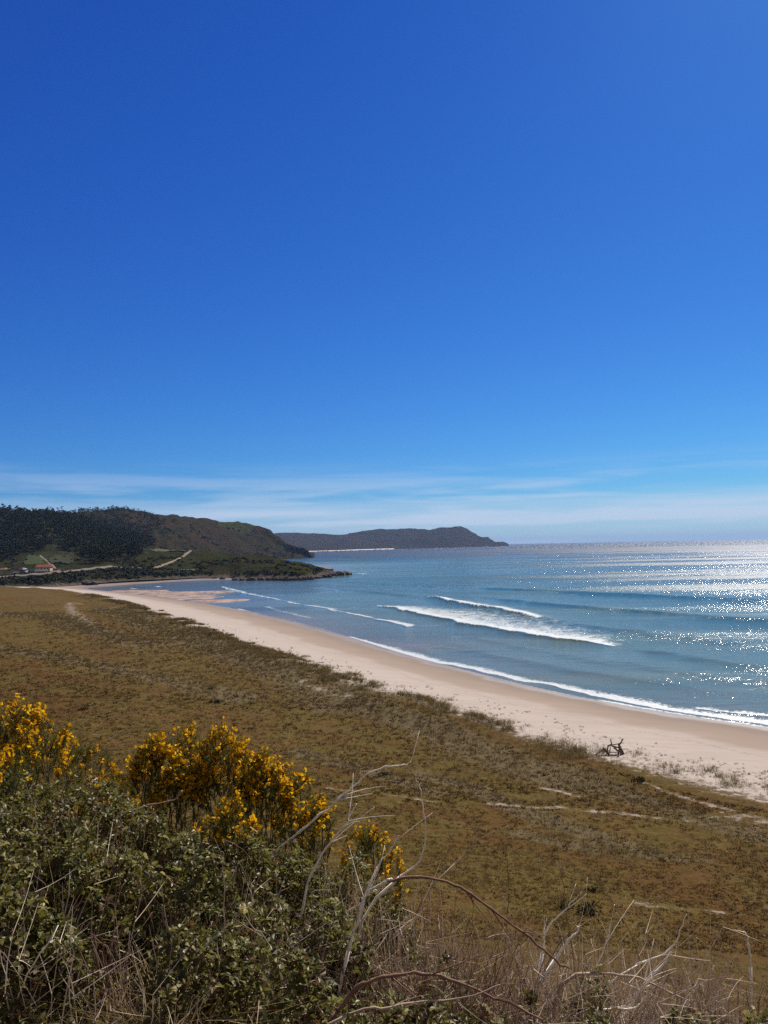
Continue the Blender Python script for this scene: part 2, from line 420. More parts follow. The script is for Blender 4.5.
h = lambda px: 545.7 - (px - 384) * .0195
def base_y(px, Y, z=0.0): return h(px) + (22 - z) * F / Y

# north shore: bank, terrace, slope and the low promontory
Ppx = [-300, -150, 0, 50, 85, 120, 160, 200, 230, 240, 280, 305, 322, 338, 350]
PY0 = [420, 424, 440, 446, 474, 500, 525, 550, 545, 530, 512, 506, 540, 565, 585]
r0 = [base_y(a, Y, zz) for a, Y, zz in zip(Ppx, PY0, [3, 2.5, 1.2, 1.0, 1.2, 1.6, 1.4, .8, -.5, -1, -1, -1, -1, -1, -1])]
r1 = [578, 578, 580.5, 578, 573.5, 572, 571.5, 572.5, 573.5, 574, 573.5, 572.5, 572.5, 574.0, 575.6]
r2 = [574, 575, 573.5, 570.5, 568.5, 567.0, 567.5, 568, 567, 566, 565.5, 567.5, 570, 573.2, 575.4]
r3 = [562, 563, 565.5, 563.5, 559, 555, 551, 550.5, 553, 554, 558, 563, 567.5, 572.8, 575.2]
PY1 = [Y + 14 for Y in PY0]; PY2 = [Y + 42 for Y in PY0]; PY3 = [Y + (120 if a < 290 else 120 - (a - 290) * 1.7) for a, Y in zip(Ppx, PY0)]
PY4 = [Y + (60 if a < 300 else 25) for a, Y in zip(Ppx, PY3)]
r4 = [base_y(a, Y, max(-3, 22 - (q - h(a)) * Y3 / F - 8)) for a, Y, q, Y3 in zip(Ppx, PY4, r3, PY3)]
PY5 = [Y + 90 for Y in PY4]; r5 = [base_y(a, Y, -4) for a, Y in zip(Ppx, PY5)]
p_f1 = atY(35, 563, 560); p_f2 = atY(172, 551.5, 650)
MAT_BANK = hillmat('north_shore', [(.015, .017, .007), (.030, .024, .009), (.032, .034, .011), (.026, .020, .009)], 4.5, rockh=2.4, bumpd=1.2,
                   rock=(.10, .08, .065))
bank, GB, QB = loft('north_shore_slope', Ppx, [(r0, PY0), (r1, PY1), (r2, PY2), (r3, PY3), (r4, PY4), (r5, PY5)], MAT_BANK, (2.2, 1.4, 26), 12, 620, seed=1)
# forest hill
Apx = [-320, -150, 0, 40, 70, 100, 130, 155, 172]
AY0 = [560, 560, 560, 565, 590, 615, 630, 640, 640]
a0 = [base_y(p, Y, zz) for p, Y, zz in zip(Apx, AY0, [9, 9, 9, 9, 9, 10, 12, 13, 13])]
a1 = [540, 541, 548, 546, 546, 548, 549, 553, 556]
a2 = [512, 514, 520, 521, 526, 533, 541, 551, 555.5]
a3 = [505, 509, 513.5, 514.5, 519.5, 527, 538, 550.5, 555.5]
AY1 = [Y + 110 for Y in AY0]; AY2 = [Y + 240 for Y in AY0]; AY3 = [Y + 340 for Y in AY0]; AY4 = [Y + 620 for Y in AY0]
a4 = [base_y(p, Y, 5) for p, Y in zip(Apx, AY4)]
MAT_FH = hillmat('forest_floor', [(.018, .022, .010), (.03, .028, .013), (.05, .05, .018)], 3, bumpd=1.5, spots=(.01, .013, .007))
fhill, GA, QA = loft('forest_hill', Apx, [(a0, AY0), (a1, AY1), (a2, AY2), (a3, AY3), (a4, AY4)], MAT_FH, (9, 3, 110), 12, 300, seed=2)
# second hill with sea cliff
Bpx = [40, 80, 104, 122, 140, 156, 180, 206, 224, 245, 258, 271, 284, 302, 310, 314.5]
BY0 = [900, 950, 980, 1000, 1020, 1040, 1150, 1250, 1310, 1380, 1390, 1400, 1410, 1430, 1470, 1500]
b0 = [base_y(p, Y, zz) for p, Y, zz in zip(Bpx, BY0, [14, 14, 14, 14, 12, 12, 8, 5, 2, -2, -2, -2, -2, -2, -2, -3])]
b3 = [519, 517.5, 514.5, 512.5, 514, 516.2, 518, 519.5, 523.2, 524, 526.5, 530.5, 539.5, 547, 552.5, 556.0]
b1 = [545, 545, 546, 546, 547, 548, 550, 551, 553, 555, 555.5, 555, 554.5, 555, 556.2, 557.0]
b2 = [528, 527, 526, 525, 527, 529, 531, 533, 536, 538, 541, 543, 548, 551.5, 554.5, 556.4]
BY1 = [Y + 50 for Y in BY0]; BY2 = [Y + 190 for Y in BY0]; BY3 = [1620, 1640, 1660, 1680, 1690, 1690, 1690, 1690, 1680, 1670, 1660, 1650, 1620, 1560, 1530, 1515]
BY4 = [Y + 350 for Y in BY3]; b4 = [base_y(p, Y, -4) for p, Y in zip(Bpx, BY4)]
p_g = atY(235, 523.5, 1600)
MAT_H2 = hillmat('heath_hill', [(.018, .016, .007), (.044, .027, .014), (.028, .026, .010), (.050, .032, .016)], 1.6, bumpd=9, rock=(.055, .045, .038), rockh=0.0,
                 fields=[(atY(237, 524, 1640)[0], 1640, 42, 60, (.045, .048, .015))])
hill2, GH, QH = loft('heath_hill', Bpx, [(b0, BY0), (b1, BY1), (b2, BY2), (b3, BY3), (b4, BY4)], MAT_H2, (20, 16, 190), 14, 420, seed=3)
# far coast
MAT_FAR = hillmat('far_coast', [(.018, .015, .011), (.042, .028, .020), (.028, .023, .013)], .6, bumpd=30, rock=(.035, .03, .028), rockh=0.0)
Fpx = [240, 262, 279, 297, 323, 341, 362, 400, 440]
FY0 = [3300, 3400, 3500, 3600, 3750, 3900, 4150, 4500, 4700]
f0 = [base_y(p, Y, 2) for p, Y in zip(Fpx, FY0)]
f1 = [545, 544.5, 544, 543.5, 543.5, 543.5, 543.5, 544, 545]
f2 = [536, 534.5, 533.2, 532.7, 533.9, 535, 537, 541, 544.5]
FY1 = [Y + 500 for Y in FY0]; FY2 = [Y + 1300 for Y in FY0]; FY3 = [Y + 2000 for Y in FY0]
f3 = [base_y(p, Y, -5) for p, Y in zip(Fpx, FY3)]
loft('far_hills', Fpx, [(f0, FY0), (f1, FY1), (f2, FY2), (f3, FY3)], MAT_FAR, (26, 14, 700), 12, 240, seed=4)
Hpx = [330, 345, 362, 380, 405, 430, 441, 450, 455, 462, 468, 473, 481, 488, 491, 495.5, 500, 504, 508.5]
HY0 = [4700] * 5 + [4750, 4780, 4800, 4820, 4850, 4880, 4900, 4950, 5000, 5050, 5080, 5100, 5120, 5150]
g0 = [base_y(p, Y, -3) for p, Y in zip(Hpx, HY0)]
g2 = [536.5, 534.2, 530.6, 529.3, 528.2, 528.8, 527.6, 526.3, 526.0, 526.9, 530.0, 533.2, 537.0, 537.0, 539.2, 542.0, 543.4, 544.0, 545.6]
g1 = [0.5 * (a + b) + 1.5 for a, b in zip(g0, g2)]
HY1 = [Y + 150 for Y in HY0]; HY2 = [Y + (600 if p < 475 else 260) for p, Y in zip(Hpx, HY0)]; HY3 = [Y + 900 for Y in HY2]
g3 = [base_y(p, Y, -8) for p, Y in zip(Hpx, HY3)]
loft('far_headland', Hpx, [(g0, HY0), (g1, HY1), (g2, HY2), (g3, HY3)], MAT_FAR, (16, 22, 420), 12, 360, seed=5)
# far beach strip
MAT_FSAND = simple('far_sand', (.60, .52, .43), .9, .15, .02)
s_px = np.linspace(306, 394, 40); sY = np.interp(s_px, Fpx, FY0)
s_lo = np.array([atY(p, base_y(p, Y - 90, .4), Y - 90) for p, Y in zip(s_px, sY)])
s_hi = np.array([atY(p, base_y(p, Y + 60, 5.5), Y + 60) for p, Y in zip(s_px, sY + 40)])
s_bk = s_hi + [0, 60, -9]
SV = np.vstack([s_lo - [0, 10, 2], s_lo, s_hi, s_bk]); i = np.arange(39)[None] + np.arange(3)[:, None] * 40
tag(mesh_obj('far_beach', SV, [np.stack([i, i + 1, i + 41, i + 40], -1).reshape(-1, 4)], MAT_FSAND, smooth_=True), kind='structure')

# combined BVH for placement
def bvh_of(Gs):
    V = []; Fc = []; o = 0
    for v, q in Gs:
        v = v.reshape(-1, 3); V.append(v); Fc.append(q + o); o += len(v)
    return BVHTree.FromPolygons(np.vstack(V).tolist(), np.vstack(Fc).tolist())
T_FAR = bvh_of([(GB, QB), (GA, QA), (GH, QH)])
def hit(px, py, tree=None):
    d = Vector(ray(px, py)).normalized(); r = (tree or T_FAR).ray_cast(Vector(EYE), d)
    return None if r[0] is None else np.array(r[0])
def drop(x, y, tree=None):
    r = (tree or T_FAR).ray_cast(Vector((x, y, 400)), Vector((0, 0, -1)))
    return None if r[0] is None else r[0][2]
def gground(px, py, z0=4.0):
    """camera ray meets the near ground"""
    d = ray(px, py); lo, hi = None, None
    ts = np.exp(np.linspace(math.log(2), math.log(600), 700)) / d[1]
    P = EYE + ts[:, None] * d
    below = P[:, 2] < ground_z(P[:, 0], P[:, 1])
    k = int(np.argmax(below)) if below.any() else len(ts) - 1
    p = P[k]; return np.array([p[0], p[1], gz(p[0], p[1])])

# roads and tracks laid on the slope
def ribbon(name, pts, width, mat, lift=.25):
    W = []
    for a, b in smooth(np.array(pts, float), 2):
        q = hit(a, b)
        if q is not None: W.append(q)
    W = np.array(W)
    # resample
    L = np.concatenate([[0], np.cumsum(np.linalg.norm(np.diff(W[:, :2], axis=0), axis=1))])
    s = np.linspace(0, L[-1], max(8, int(L[-1] / 3)))
    X = np.interp(s, L, W[:, 0]); Y = np.interp(s, L, W[:, 1])
    ker = np.ones(7) / 7
    X[3:-3] = np.convolve(X, ker, 'valid'); Y[3:-3] = np.convolve(Y, ker, 'valid')
    dx, dy = np.gradient(X), np.gradient(Y); n = np.hypot(dx, dy) + 1e-6
    rows = []
    for k in np.linspace(-.5, .5, 5):
        xx, yy = X - dy / n * k * width, Y + dx / n * k * width
        zz = np.array([(drop(a, b) or 5) for a, b in zip(xx, yy)])
        rows.append(np.stack([xx, yy, zz + lift - .5 * (abs(k) > .49)], 1))
    G = np.array(rows); n_, c = G.shape[:2]
    zc = G[2, :, 2].copy(); G[1:4, :, 2] = np.maximum(G[1:4, :, 2], zc - .1)
    i = np.arange(n_ - 1)[:, None] * c + np.arange(c - 1)[None]
    o = mesh_obj(name, G.reshape(-1, 3), [np.stack([i, i + 1, i + c + 1, i + c], -1).reshape(-1, 4)], mat, smooth_=True)
    return tag(o, kind='structure')
MAT_ROAD = simple('gravel_road', (.17, .14, .115), .9, .2, .5)
MAT_TRACK = simple('dirt_track', (.20, .16, .12), .95, .2, .5)
ribbon('road', [(-60, 579), (0, 577.3), (25, 575), (50, 573), (66, 571.5), (80, 569.8), (100, 567.2), (112, 566.2)], 6, MAT_ROAD)
ribbon('track', [(110, 567.0), (130, 567.6), (155, 568.2), (178, 569.4), (195, 570)], 3, MAT_TRACK)
ribbon('hill_track', [(154, 568), (160, 566), (168, 563.2), (176, 560), (183, 556.5), (189, 552), (191, 550.6)], 3.4, MAT_TRACK)
ribbon('farm_track', [(40, 555.5), (44, 559), (50, 563), (54, 568), (60, 571)], 2.6, MAT_TRACK)

# green meadows as thin turf sheets on the slope
def patch(name, outline, mat, lift=.9):
    Wp = []
    for a, b in outline:
        q = hit(a, b); Wp.append(q[:2])
    Wp = smooth(np.array(Wp + [Wp[0]]), 2)
    x0, y0 = Wp.min(0); x1, y1 = Wp.max(0); n = 46
    xs, ys = np.linspace(x0, x1, n), np.linspace(y0, y1, n)
    X, Y = np.meshgrid(xs, ys); X = X.ravel(); Y = Y.ravel()
    ins = inside(X + 7 * fbm(X, Y, 14, 3, 5), Y + 12 * fbm(X, Y, 14, 3, 6), Wp)
    Z = np.array([(drop(a, b) or -50) for a, b in zip(X, Y)])
    V = np.stack([X, Y, Z + lift], 1)
    i = (np.arange(n - 1)[:, None] * n + np.arange(n - 1)[None]).ravel()
    Q = np.stack([i, i + 1, i + n + 1, i + n], 1); Q = Q[ins[Q].all(1)]
    return tag(mesh_obj(name, V, [Q], mat, smooth_=True), kind='structure')
MAT_MEADOW = simple('meadow', (.040, .052, .013), .9, .45, .12)
patch('meadow', [(25, 559), (29, 555.5), (36, 556), (42, 559.5), (43, 562.5), (36, 564.5), (26, 564)], MAT_MEADOW)
patch('meadow', [(46, 559), (56, 555.5), (70, 556), (76, 560), (74, 564), (60, 566)], simple('rough_meadow', (.032, .032, .011), .9, .5, .12))
patch('meadow', [(150, 549), (162, 546.5), (186, 548.6), (189.5, 551.5), (183, 553.6), (160, 552.6)], simple('hay_meadow', (.062, .065, .018), .9, .3, .1))

# ================================================================== SEA
BR = [  # breakers: pixel polyline (front edge), z, foam width m seaward, foam amp, crest height
    ([(424, 597.5), (440, 600), (462, 605), (485, 608.5), (505, 612), (535, 619.5)], 6.0, 1.3, .75),
    ([(378, 605.2), (400, 609.5), (425, 614.5), (470, 624.5), (520, 633), (570, 640.5), (612, 646)], 30, 1.15, .6),
    ([(374, 618.5), (390, 622), (407, 626.5)], 2.6, .85, .22), ([(338, 611), (355, 614), (374, 618.2)], 1.2, .56, .12),
    ([(219, 586), (232, 590), (255, 595.8), (284, 600.8)], 1.8, .70, .25), ([(305, 604.6), (326, 608), (339, 611)], 3.5, .62, .15),
    ([(284, 601), (300, 604)], 2, .6, .1),
    ([(239, 608), (246, 613), (263, 619), (294, 625.5), (330, 634)], 2.4, .56, .08), ([(262, 606), (285, 612), (310, 618)], 2.0, .42, .05),
    ([(336, 635), (368, 643), (398, 651), (435, 661), (483, 671.6), (523, 679), (565, 687)], 3.0, .92, .25), ([(395, 649), (415, 655), (440, 661)], 2.5, .9, .1),
    ([(538, 682), (578, 691), (629, 701), (688, 711), (768, 723), (830, 733)], 4.0, .98, .4), ([(600, 699), (653, 710), (700, 718), (768, 727.2), (830, 737)], .8, .8, .0),
    ([(690, 706), (768, 716), (840, 725)], 3.5, .72, .2),
    ([(224, 588.5), (236, 592.5)], 3, .6, .1), ([(90, 585.9), (112, 586)], .1, .0, .0), ([(128, 588.2), (134, 588.6)], 2.5, .8, .0), ([(153, 586.2), (158, 586.6)], 2.5, .9, .0),
    ([(348, 573.6), (356, 573.6), (364, 574.0)], 4, .85, .2), ([(322, 577.4), (340, 576.2)], 3, .8, .1), ([(296, 580.8), (312, 580.2)], 1.5, .7, .0),
]
SWELLS = [([(300, 585), (345, 589.5), (400, 595), (424, 597.5), (535, 619.5), (580, 625), (650, 634), (768, 648), (900, 664)], .55),
          ([(440, 630), (520, 648), (600, 661), (768, 684), (900, 700)], .35), ([(400, 640), (460, 650), (540, 664), (640, 680), (768, 698)], .35),
          ([(470, 596), (560, 606), (660, 614), (768, 622), (900, 630)], .7), ([(440, 586), (560, 592), (700, 598), (900, 606)], .6),
          ([(340, 581.5), (420, 586), (500, 592)], .4), ([(612, 646), (680, 656), (768, 668), (900, 684)], .5), ([(200, 586), (219, 586)], .01)]
rs = [30.0]
while rs[-1] < 2500:
    r = rs[-1]; rs.append(r + max(.16, min(.42 * r * r / (22 * F), r * .012)))
r = 2560.
while r < 19000: rs.append(r); r += max(45, r * .016)
rs = np.array(rs)
sang = np.radians(np.concatenate([np.linspace(-80, -34, 60, endpoint=False), np.linspace(-34, 34, 900), np.linspace(34, 100, 90)[1:]]))
x, y, Qs = polar(sang, rs)
print('sea verts', len(x))
d, s_, _ = polydist(x, y, shore); sea_d = np.where(inside(x, y, land_poly), -d, d)
Rd = np.hypot(x, y)
fade = sstep(2, 60, sea_d)
z = 0.16 * fbm(x, y, 7, 3, 91) * fade * (Rd < 2600) + 0.30 * fbm(x * .5 + y * .9, (y * .5 - x * .9) * .35, 24, 2, 95) * sstep(20, 150, sea_d) * (Rd < 4000)
z += np.where(Rd > 2450, rng.normal(size=x.shape) * np.clip(Rd * .00035, .7, 2.2) * sstep(2400, 3200, Rd), 0)
foam = np.zeros(x.shape)
jit = fbm(x, y, 9, 4, 63)
for pts, w, amp, ch in BR:
    W = smooth(np.array([atZ(a, b, .15)[:2] for a, b in pts]), 2)
    bb = (x > W[:, 0].min() - 60) & (x < W[:, 0].max() + 60) & (y > W[:, 1].min() - 60) & (y < W[:, 1].max() + 60)
    ix = np.where(bb)[0]
    if not len(ix): continue
    dd_, sd, tt = polydist(x[ix], y[ix], W)
    # seaward is away from the viewer: right side of a left-to-right line is shoreward
    yk = max(1.0, W[:, 1].mean() / 95) ** .55
    w = w * (yk if w < 20 else 1)
    sgn = dd_ * sd + jit[ix] * min(3.0, w * .45)
    endf = np.clip(np.minimum(tt, 1 - tt) * 9 + .12, 0, 1)
    endd = (tt <= 0.0001) | (tt >= .9999)
    wl = w * (0.25 + .9 * np.sin(np.clip(tt, 0, 1) * math.pi) ** .6)
    prof = np.where(sgn > 0, (.50 if w < 20 else .56) * np.exp(-(sgn / wl) ** 2) + .60 * np.exp(-sgn / (1.2 * yk)), np.exp(-(sgn / .35) ** 2))
    lat = np.where(endd, np.exp(-(dd_ / 1.5) ** 2), 1.0)
    foam[ix] = np.maximum(foam[ix], amp * prof * lat * (endf ** .35))
    cp = np.where(sgn > 0, np.exp(-sgn / 5.0), np.exp(-(sgn / .9) ** 2))
    z[ix] += ch * cp * lat * endf
for pts, ch in SWELLS:
    W = smooth(np.array([atZ(a, b, 0)[:2] for a, b in pts]), 2)
    dd_, sd, tt = polydist(x, y, W); sgn = dd_ * sd + jit * 2.5
    endf = np.clip(np.minimum(tt, 1 - tt) * 5, 0, 1)
    z += ch * np.where(sgn > 0, np.exp(-(sgn / 9.0) ** 2), np.exp(-(sgn / 3.2) ** 2)) * endf * (dd_ < 60)
z = z * sstep(-1, 14, sea_d) + 0.0
shallow = np.exp(-np.clip(sea_d, 0, None) / 34.0)
lag = sstep(-20, -60, x) * sstep(200, 240, y) * sstep(640, 560, y)
foam = foam + .20 * np.exp(-((sea_d - 16) / 15) ** 2) * sstep(110, 180, y) * (.7 + fbm(x, y, 20, 3, 44)) + .25 * np.exp(-((sea_d - .6) / .7) ** 2) * (x > -60)

m = NT('sea_water'); co = m.co()
sd_, fo, lg = m.attr('sd'), m.attr('foam'), m.attr('lag')
cv = m.math('ADD', m.math('DIVIDE', sd_, 900.0), m.math('MULTIPLY', m.math('SUBTRACT', m.noise(.008, 4, .6, co, (.5, 1.6, 1)), .5), .12))
base = m.ramp(m.math('POWER', m.math('MAXIMUM', cv, .0001), .5), [(.0, (.17, .135, .10)), (.09, (.125, .130, .088)), (.22, (.075, .118, .074)), (.38, (.030, .082, .054)), (.58, (.005, .032, .026)), (.9, (.001, .009, .011))])
base = m.mix(m.math('MULTIPLY', lg, .6), base, (.10, .13, .17))
patch_ = m.mr(m.noise(.03, 5, .6, co, (.4, 1.2, 1, .4)), .42, .6)
base = m.mix(m.math('MULTIPLY', patch_, .35), base, m.mix(.5, base, (.01, .03, .04)))
fn = m.noise(1.6, 6, .75, co); fn2 = m.noise(.35, 5, .65, co)
fm = m.math('ADD', m.math('MULTIPLY', fn, .7), m.math('MULTIPLY', fn2, .5))
thr = m.math('SUBTRACT', m.math('ADD', fo, m.math('MULTIPLY', m.math('SUBTRACT', fm, .6), 1.5)), .42)
fmask = m.mr(thr, -.05, .34)
col = m.mix(fmask, base, m.mix(fn, (.26, .31, .31), (.66, .67, .66)))
wv = m.noise(1.9, 3, .65, co, (.55, 1.0, 1, .5)); w2 = m.noise(.35, 4, .6, co, (.5, 1.1, 1, .4)); w3 = m.noise(.05, 4, .6, co, (.35, 1.2, 1, .3))
gst = m.mr(m.noise(.011, 4, .65, co, (.35, 1.5, 1, .3)), .40, .60, .58, 1.0); gst = m.math('MULTIPLY', gst, m.mr(sd_, 30, 300, .50, 1.08))
b1_ = m.node('ShaderNodeBump', {'Height': w2, 'Strength': gst, 'Distance': .72}).outputs[0]; b2_ = m.node('ShaderNodeBump', {'Height': wv, 'Strength': gst, 'Distance': .27, 'Normal': b1_}).outputs[0]; b3_ = b2_
calm = m.math('ADD', m.math('MULTIPLY', m.mr(m.noise(.0065, 5, .65, co, (.35, 1.8, 1, .25)), .43, .57, .15, .42), m.mr(sd_, 40, 330, .55, 1.0)), m.mr(sd_, 100, 1200, 0, .16))
ro = m.math('ADD', calm, m.math('MULTIPLY', fmask, .5))
m.fin(col, ro, b3_, .48); m.b.inputs['IOR'].default_value = 1.333
MAT_SEA = m.m
sea = mesh_obj('sea', np.stack([x, y, z], 1), [Qs[:, ::-1]], MAT_SEA, None, {'sd': np.clip(sea_d, 0, 3000), 'foam': foam, 'lag': lag}, True)
tag(sea, kind='structure')

# ================================================================== FOREST
MAT_BARKF = simple('pine_bark', (.09, .065, .045), .9, .3, 2)
MAT_PINE = leafmat('pine_needles', [(0, (.010, .014, .005)), (.5, (.024, .032, .010)), (.85, (.044, .050, .016)), (1, (.07, .068, .024))], .7, 0, .05, .05)
def crown_mesh(seed, hgt=11.0, wid=6.5, n=260):
    g = np.random.default_rng(seed); nl = 9
    c = g.normal(size=(nl, 3)) * [wid * .27, wid * .27, hgt * .17] + [0, 0, hgt * .66]
    r = g.uniform(.55, 1.0, nl) * wid * .30
    k = g.integers(0, nl, n); d = unit(g.normal(size=(n, 3))); d[:, 2] = np.abs(d[:, 2]) * .9 - .25
    P = c[k] + d * r[k][:, None] * g.uniform(.6, 1.05, (n, 1)) * [1, 1, .75]
    u = unit(g.normal(size=(n, 3))); v = unit(np.cross(u, d + .4 * g.normal(size=(n, 3))))
    s = g.uniform(.45, .95, (n, 1)) * 0.75
    V = np.stack([P - u * s, P + v * s * .8, P + u * s, P - v * s * .7 + d * .2], 1).reshape(-1, 3)
    a = np.repeat(np.clip(.5 + .5 * g.normal(size=nl)[k] * .4 + .2 * g.normal(size=n), 0, 1), 4)
    return V, np.arange(n * 4).reshape(-1, 4), a
crowns = [crown_mesh(100 + i, 11 + (i % 3), 6 + (i % 4) * .7) for i in range(7)]
def trunk_mb(hgt=9.5, seed=0):
    mb = MB(); g = np.random.default_rng(seed)
    mb.tube([(0, 0, -1), (.15, 0, hgt * .4), (.05 + .3 * g.normal(), .2 * g.normal(), hgt)], [.24, .19, .06], 5)
    for k in range(3):
        zz = hgt * (.45 + .17 * k); a = g.random() * 6.28
        mb.tube([(.1, 0, zz), (1.6 * math.cos(a), 1.6 * math.sin(a), zz + 1.2)], [.09, .03], 4)
    return mb
# candidate positions on the forest slopes
cand = []
def covered(p, dens):
    # inverse camera projection to keep the wood where the photograph shows it
    v = p - EYE; w = v @ fwd
    return 384 + (v @ rtv) / w * F, 512 - (v @ upv) / w * F
def forest_ok(px, py):
    lim = np.interp(px, [-400, 0, 20, 28, 45, 60, 78, 95, 112, 128, 140, 158, 165], [563, 563, 558, 552, 551, 551, 552, 561, 562, 558, 551, 547, 520])
    return py < lim
def sample(G, n, rows):
    r, c = G.shape[:2]; out = []
    ii = rng.uniform(rows[0] * (r - 1), rows[1] * (r - 1), n); jj = rng.uniform(0, c - 1.01, n)
    i = ii.astype(int); j = jj.astype(int); i = np.minimum(i, r - 2)
    return G[i, j] + (G[i + 1, j] - G[i, j]) * (ii - i)[:, None] + (G[i, j + 1] - G[i, j]) * (jj - j)[:, None]
for G, n, rows in ((GA, 3800, (0.0, .80)), (GB, 1500, (.36, .6)), (GH, 3000, (0.0, .74))):
    for p in sample(G, n, rows):
        a, b = covered(p, 0)
        if a < -330: continue
        if G is GH and a > 185 - (p[1] > 1500) * 10 + 12 * math.sin(p[1] * .02): continue
        if G is GH and a > 140 and rng.random() < .35 + (a - 140) * .018: continue
        if G is GH and b < np.interp(a, [60, 104, 122, 150, 180, 200], [514, 513.5, 512.0, 517.5, 522, 530]): continue
        if G is GB and (b > np.interp(a, [-400, 0, 30, 60, 90, 112, 135, 160], [568, 566, 560, 553, 563, 564.5, 560, 540])): continue
        if G is GA and not forest_ok(a, b): continue
        dens = fbm(p[:1], p[1:2], 60, 3, 7)[0]
        if dens < -.42: continue
        cand.append((p, a, b))
print('forest trees', len(cand))
cand.sort(key=lambda c: c[0][1] + (0 if 0 < c[1] < 768 else 4000))
tree_meshes = []
for i, (V, Q, a) in enumerate(crowns):
    root = None
    cr = mesh_obj('crown', V, [Q], MAT_PINE, None, {'v': a}); tk = trunk_mb(9, i).build('trunk', MAT_BARKF)
    tree_meshes.append((cr.data, tk.data)); bpy.data.objects.remove(cr); bpy.data.objects.remove(tk)
NT_IND = 270
for k, (p, a, b) in enumerate(cand[:NT_IND]):
    cd, td = tree_meshes[k % 7]; s = rng.uniform(.62, 1.0)
    e = empty('pine_tree', p, rng.random() * 6.28); e.scale = (s, s, s * rng.uniform(.9, 1.1))
    tag(e, 'dark green coastal pine at the foot of the wooded hill behind the beach', 'tree', 'pines along the lower edge of the forest')
    for nm, md in (('crown', cd), ('trunk', td)):
        o = bpy.data.objects.new(nm, md); o.parent = e; COL.objects.link(o)
mbF = MB()
for k, (p, a, b) in enumerate(cand[NT_IND:]):
    V, Q, av = crowns[k % 7]; s = rng.uniform(.65, 1.05) * (1.0 if p[1] < 1000 else .9); th = rng.random() * 6.28
    nq = len(Q) if p[1] < 950 else len(Q) // 2
    c_, s__ = math.cos(th), math.sin(th)
    V2 = V[:nq * 4] @ np.array([[c_, s__, 0], [-s__, c_, 0], [0, 0, 1]]) * s * (1 if nq == len(Q) else 1.3) + p
    mbF.add(V2, Q[:nq], None, av[:nq * 4] * .8 + .2 * rng.random())
tag(mbF.build('forest', MAT_PINE), 'dense dark pine wood covering the hills behind the far end of the beach', 'forest', kind='stuff')

# scrub on banks (ground cover)
MAT_SCRUB = leafmat('scrub_leaves', [(0, (.010, .014, .007)), (.5, (.024, .028, .011)), (.8, (.05, .045, .018)), (1, (.075, .06, .03))], .8, 0, .08, .05)
mbS = MB()
for G, n, rows, sz in ((GB, 2300, (.0, .52), 1.0), (GH, 700, (0.05, .62), 2.3), (GA, 260, (0, .3), 1.3)):
    for p in sample(G, n, rows):
        a, b = covered(p, 0)
        if p[2] < 3.0 or a > 335: continue
        dn = fbm(p[:1], p[1:2], 30 * sz, 3, 17)[0]
        lowb = (G is GB) and b > np.interp(a, [0, 60, 110, 200, 340], [577, 573, 568.5, 571, 573])
        if dn < (-.25 if lowb else .12): continue
        if G is GB and a < 120 and 564 < b < np.interp(a, [0, 60, 110], [578, 573.6, 568]): continue
        n_ = 26; d = unit(rng.normal(size=(n_, 3))); d[:, 2] = np.abs(d[:, 2])
        P = p + d * [1.9 * sz, 1.9 * sz, 1.3 * sz] * rng.uniform(.4, 1, (n_, 1))
        u = rdir(n_); v = unit(np.cross(u, d)); s = rng.uniform(.3, .7, (n_, 1)) * sz
        mbS.add(np.stack([P - u * s, P + v * s, P + u * s, P - v * s], 1).reshape(-1, 3), np.arange(n_ * 4).reshape(-1, 4), None, np.repeat(np.clip(rng.random() * .8 + .2 * rng.random(n_), 0, 1), 4))
tag(mbS.build('scrub', MAT_SCRUB), 'low dark scrub covering the far bank, promontory and heath hill', 'scrub', kind='stuff')

# rocks on the promontory
MAT_ROCK = simple('dark_rock', (.075, .06, .052), .85, .5, .8, .3)
def rock(name, loc, s, seed, flat=.55):
    g = np.random.default_rng(seed); n1, n2 = 9, 12
    th = np.linspace(0, math.pi, n1)[:, None]; ph = np.linspace(0, 2 * math.pi, n2, endpoint=False)[None]
    X, Y, Z = np.sin(th) * np.cos(ph), np.sin(th) * np.sin(ph), np.cos(th) + 0 * ph
    P = np.stack([X, Y, Z], -1); r = 1 + .5 * fbm(X * 2 + seed, Y * 2 + Z * 1.7, 1.0, 3, seed)
    P = np.sign(P) * np.abs(P) ** .8 * r[..., None] * [s, s * g.uniform(.6, 1), s * flat]
    i = np.arange(n1 - 1)[:, None] * n2 + np.arange(n2)[None]; j = np.arange(n1 - 1)[:, None] * n2 + (np.arange(n2)[None] + 1) % n2
    o = mesh_obj(name, P.reshape(-1, 3), [np.stack([i, i + n2, j + n2, j], -1).reshape(-1, 4)], MAT_ROCK)
    o.location = loc; o.rotation_euler = (0, 0, g.random() * 6.28); return o
rk = [(349, 574.8, 2.4), (346, 575.2, 4.2), (340, 575.6, 4.5), (333, 576.6, 3.6), (326, 577.6, 3.8), (318, 578.6, 3.0), (310, 579.8, 3.6), (302, 580.4, 3.8), (295, 580.6, 3.2),
      (287, 580.8, 3.8), (279, 580.6, 3.4), (270, 580.6, 3.6), (261, 580.6, 3.0), (252, 580.7, 3.4), (243, 580.6, 2.6), (235, 580.4, 2.8), (336, 575.0, 4), (329, 575.6, 3.4), (214, 579.2, 2.2), (222, 579.6, 2.6)]
for k, (a, b, s) in enumerate(rk):
    p = atZ(a, b, 0.0)
    o = rock('rock', (p[0], p[1] + s * .5, s * .12), s, 300 + k)
    tag(o, 'dark wave-washed rock along the foot of the low promontory', 'rock', 'shore rocks below the promontory')
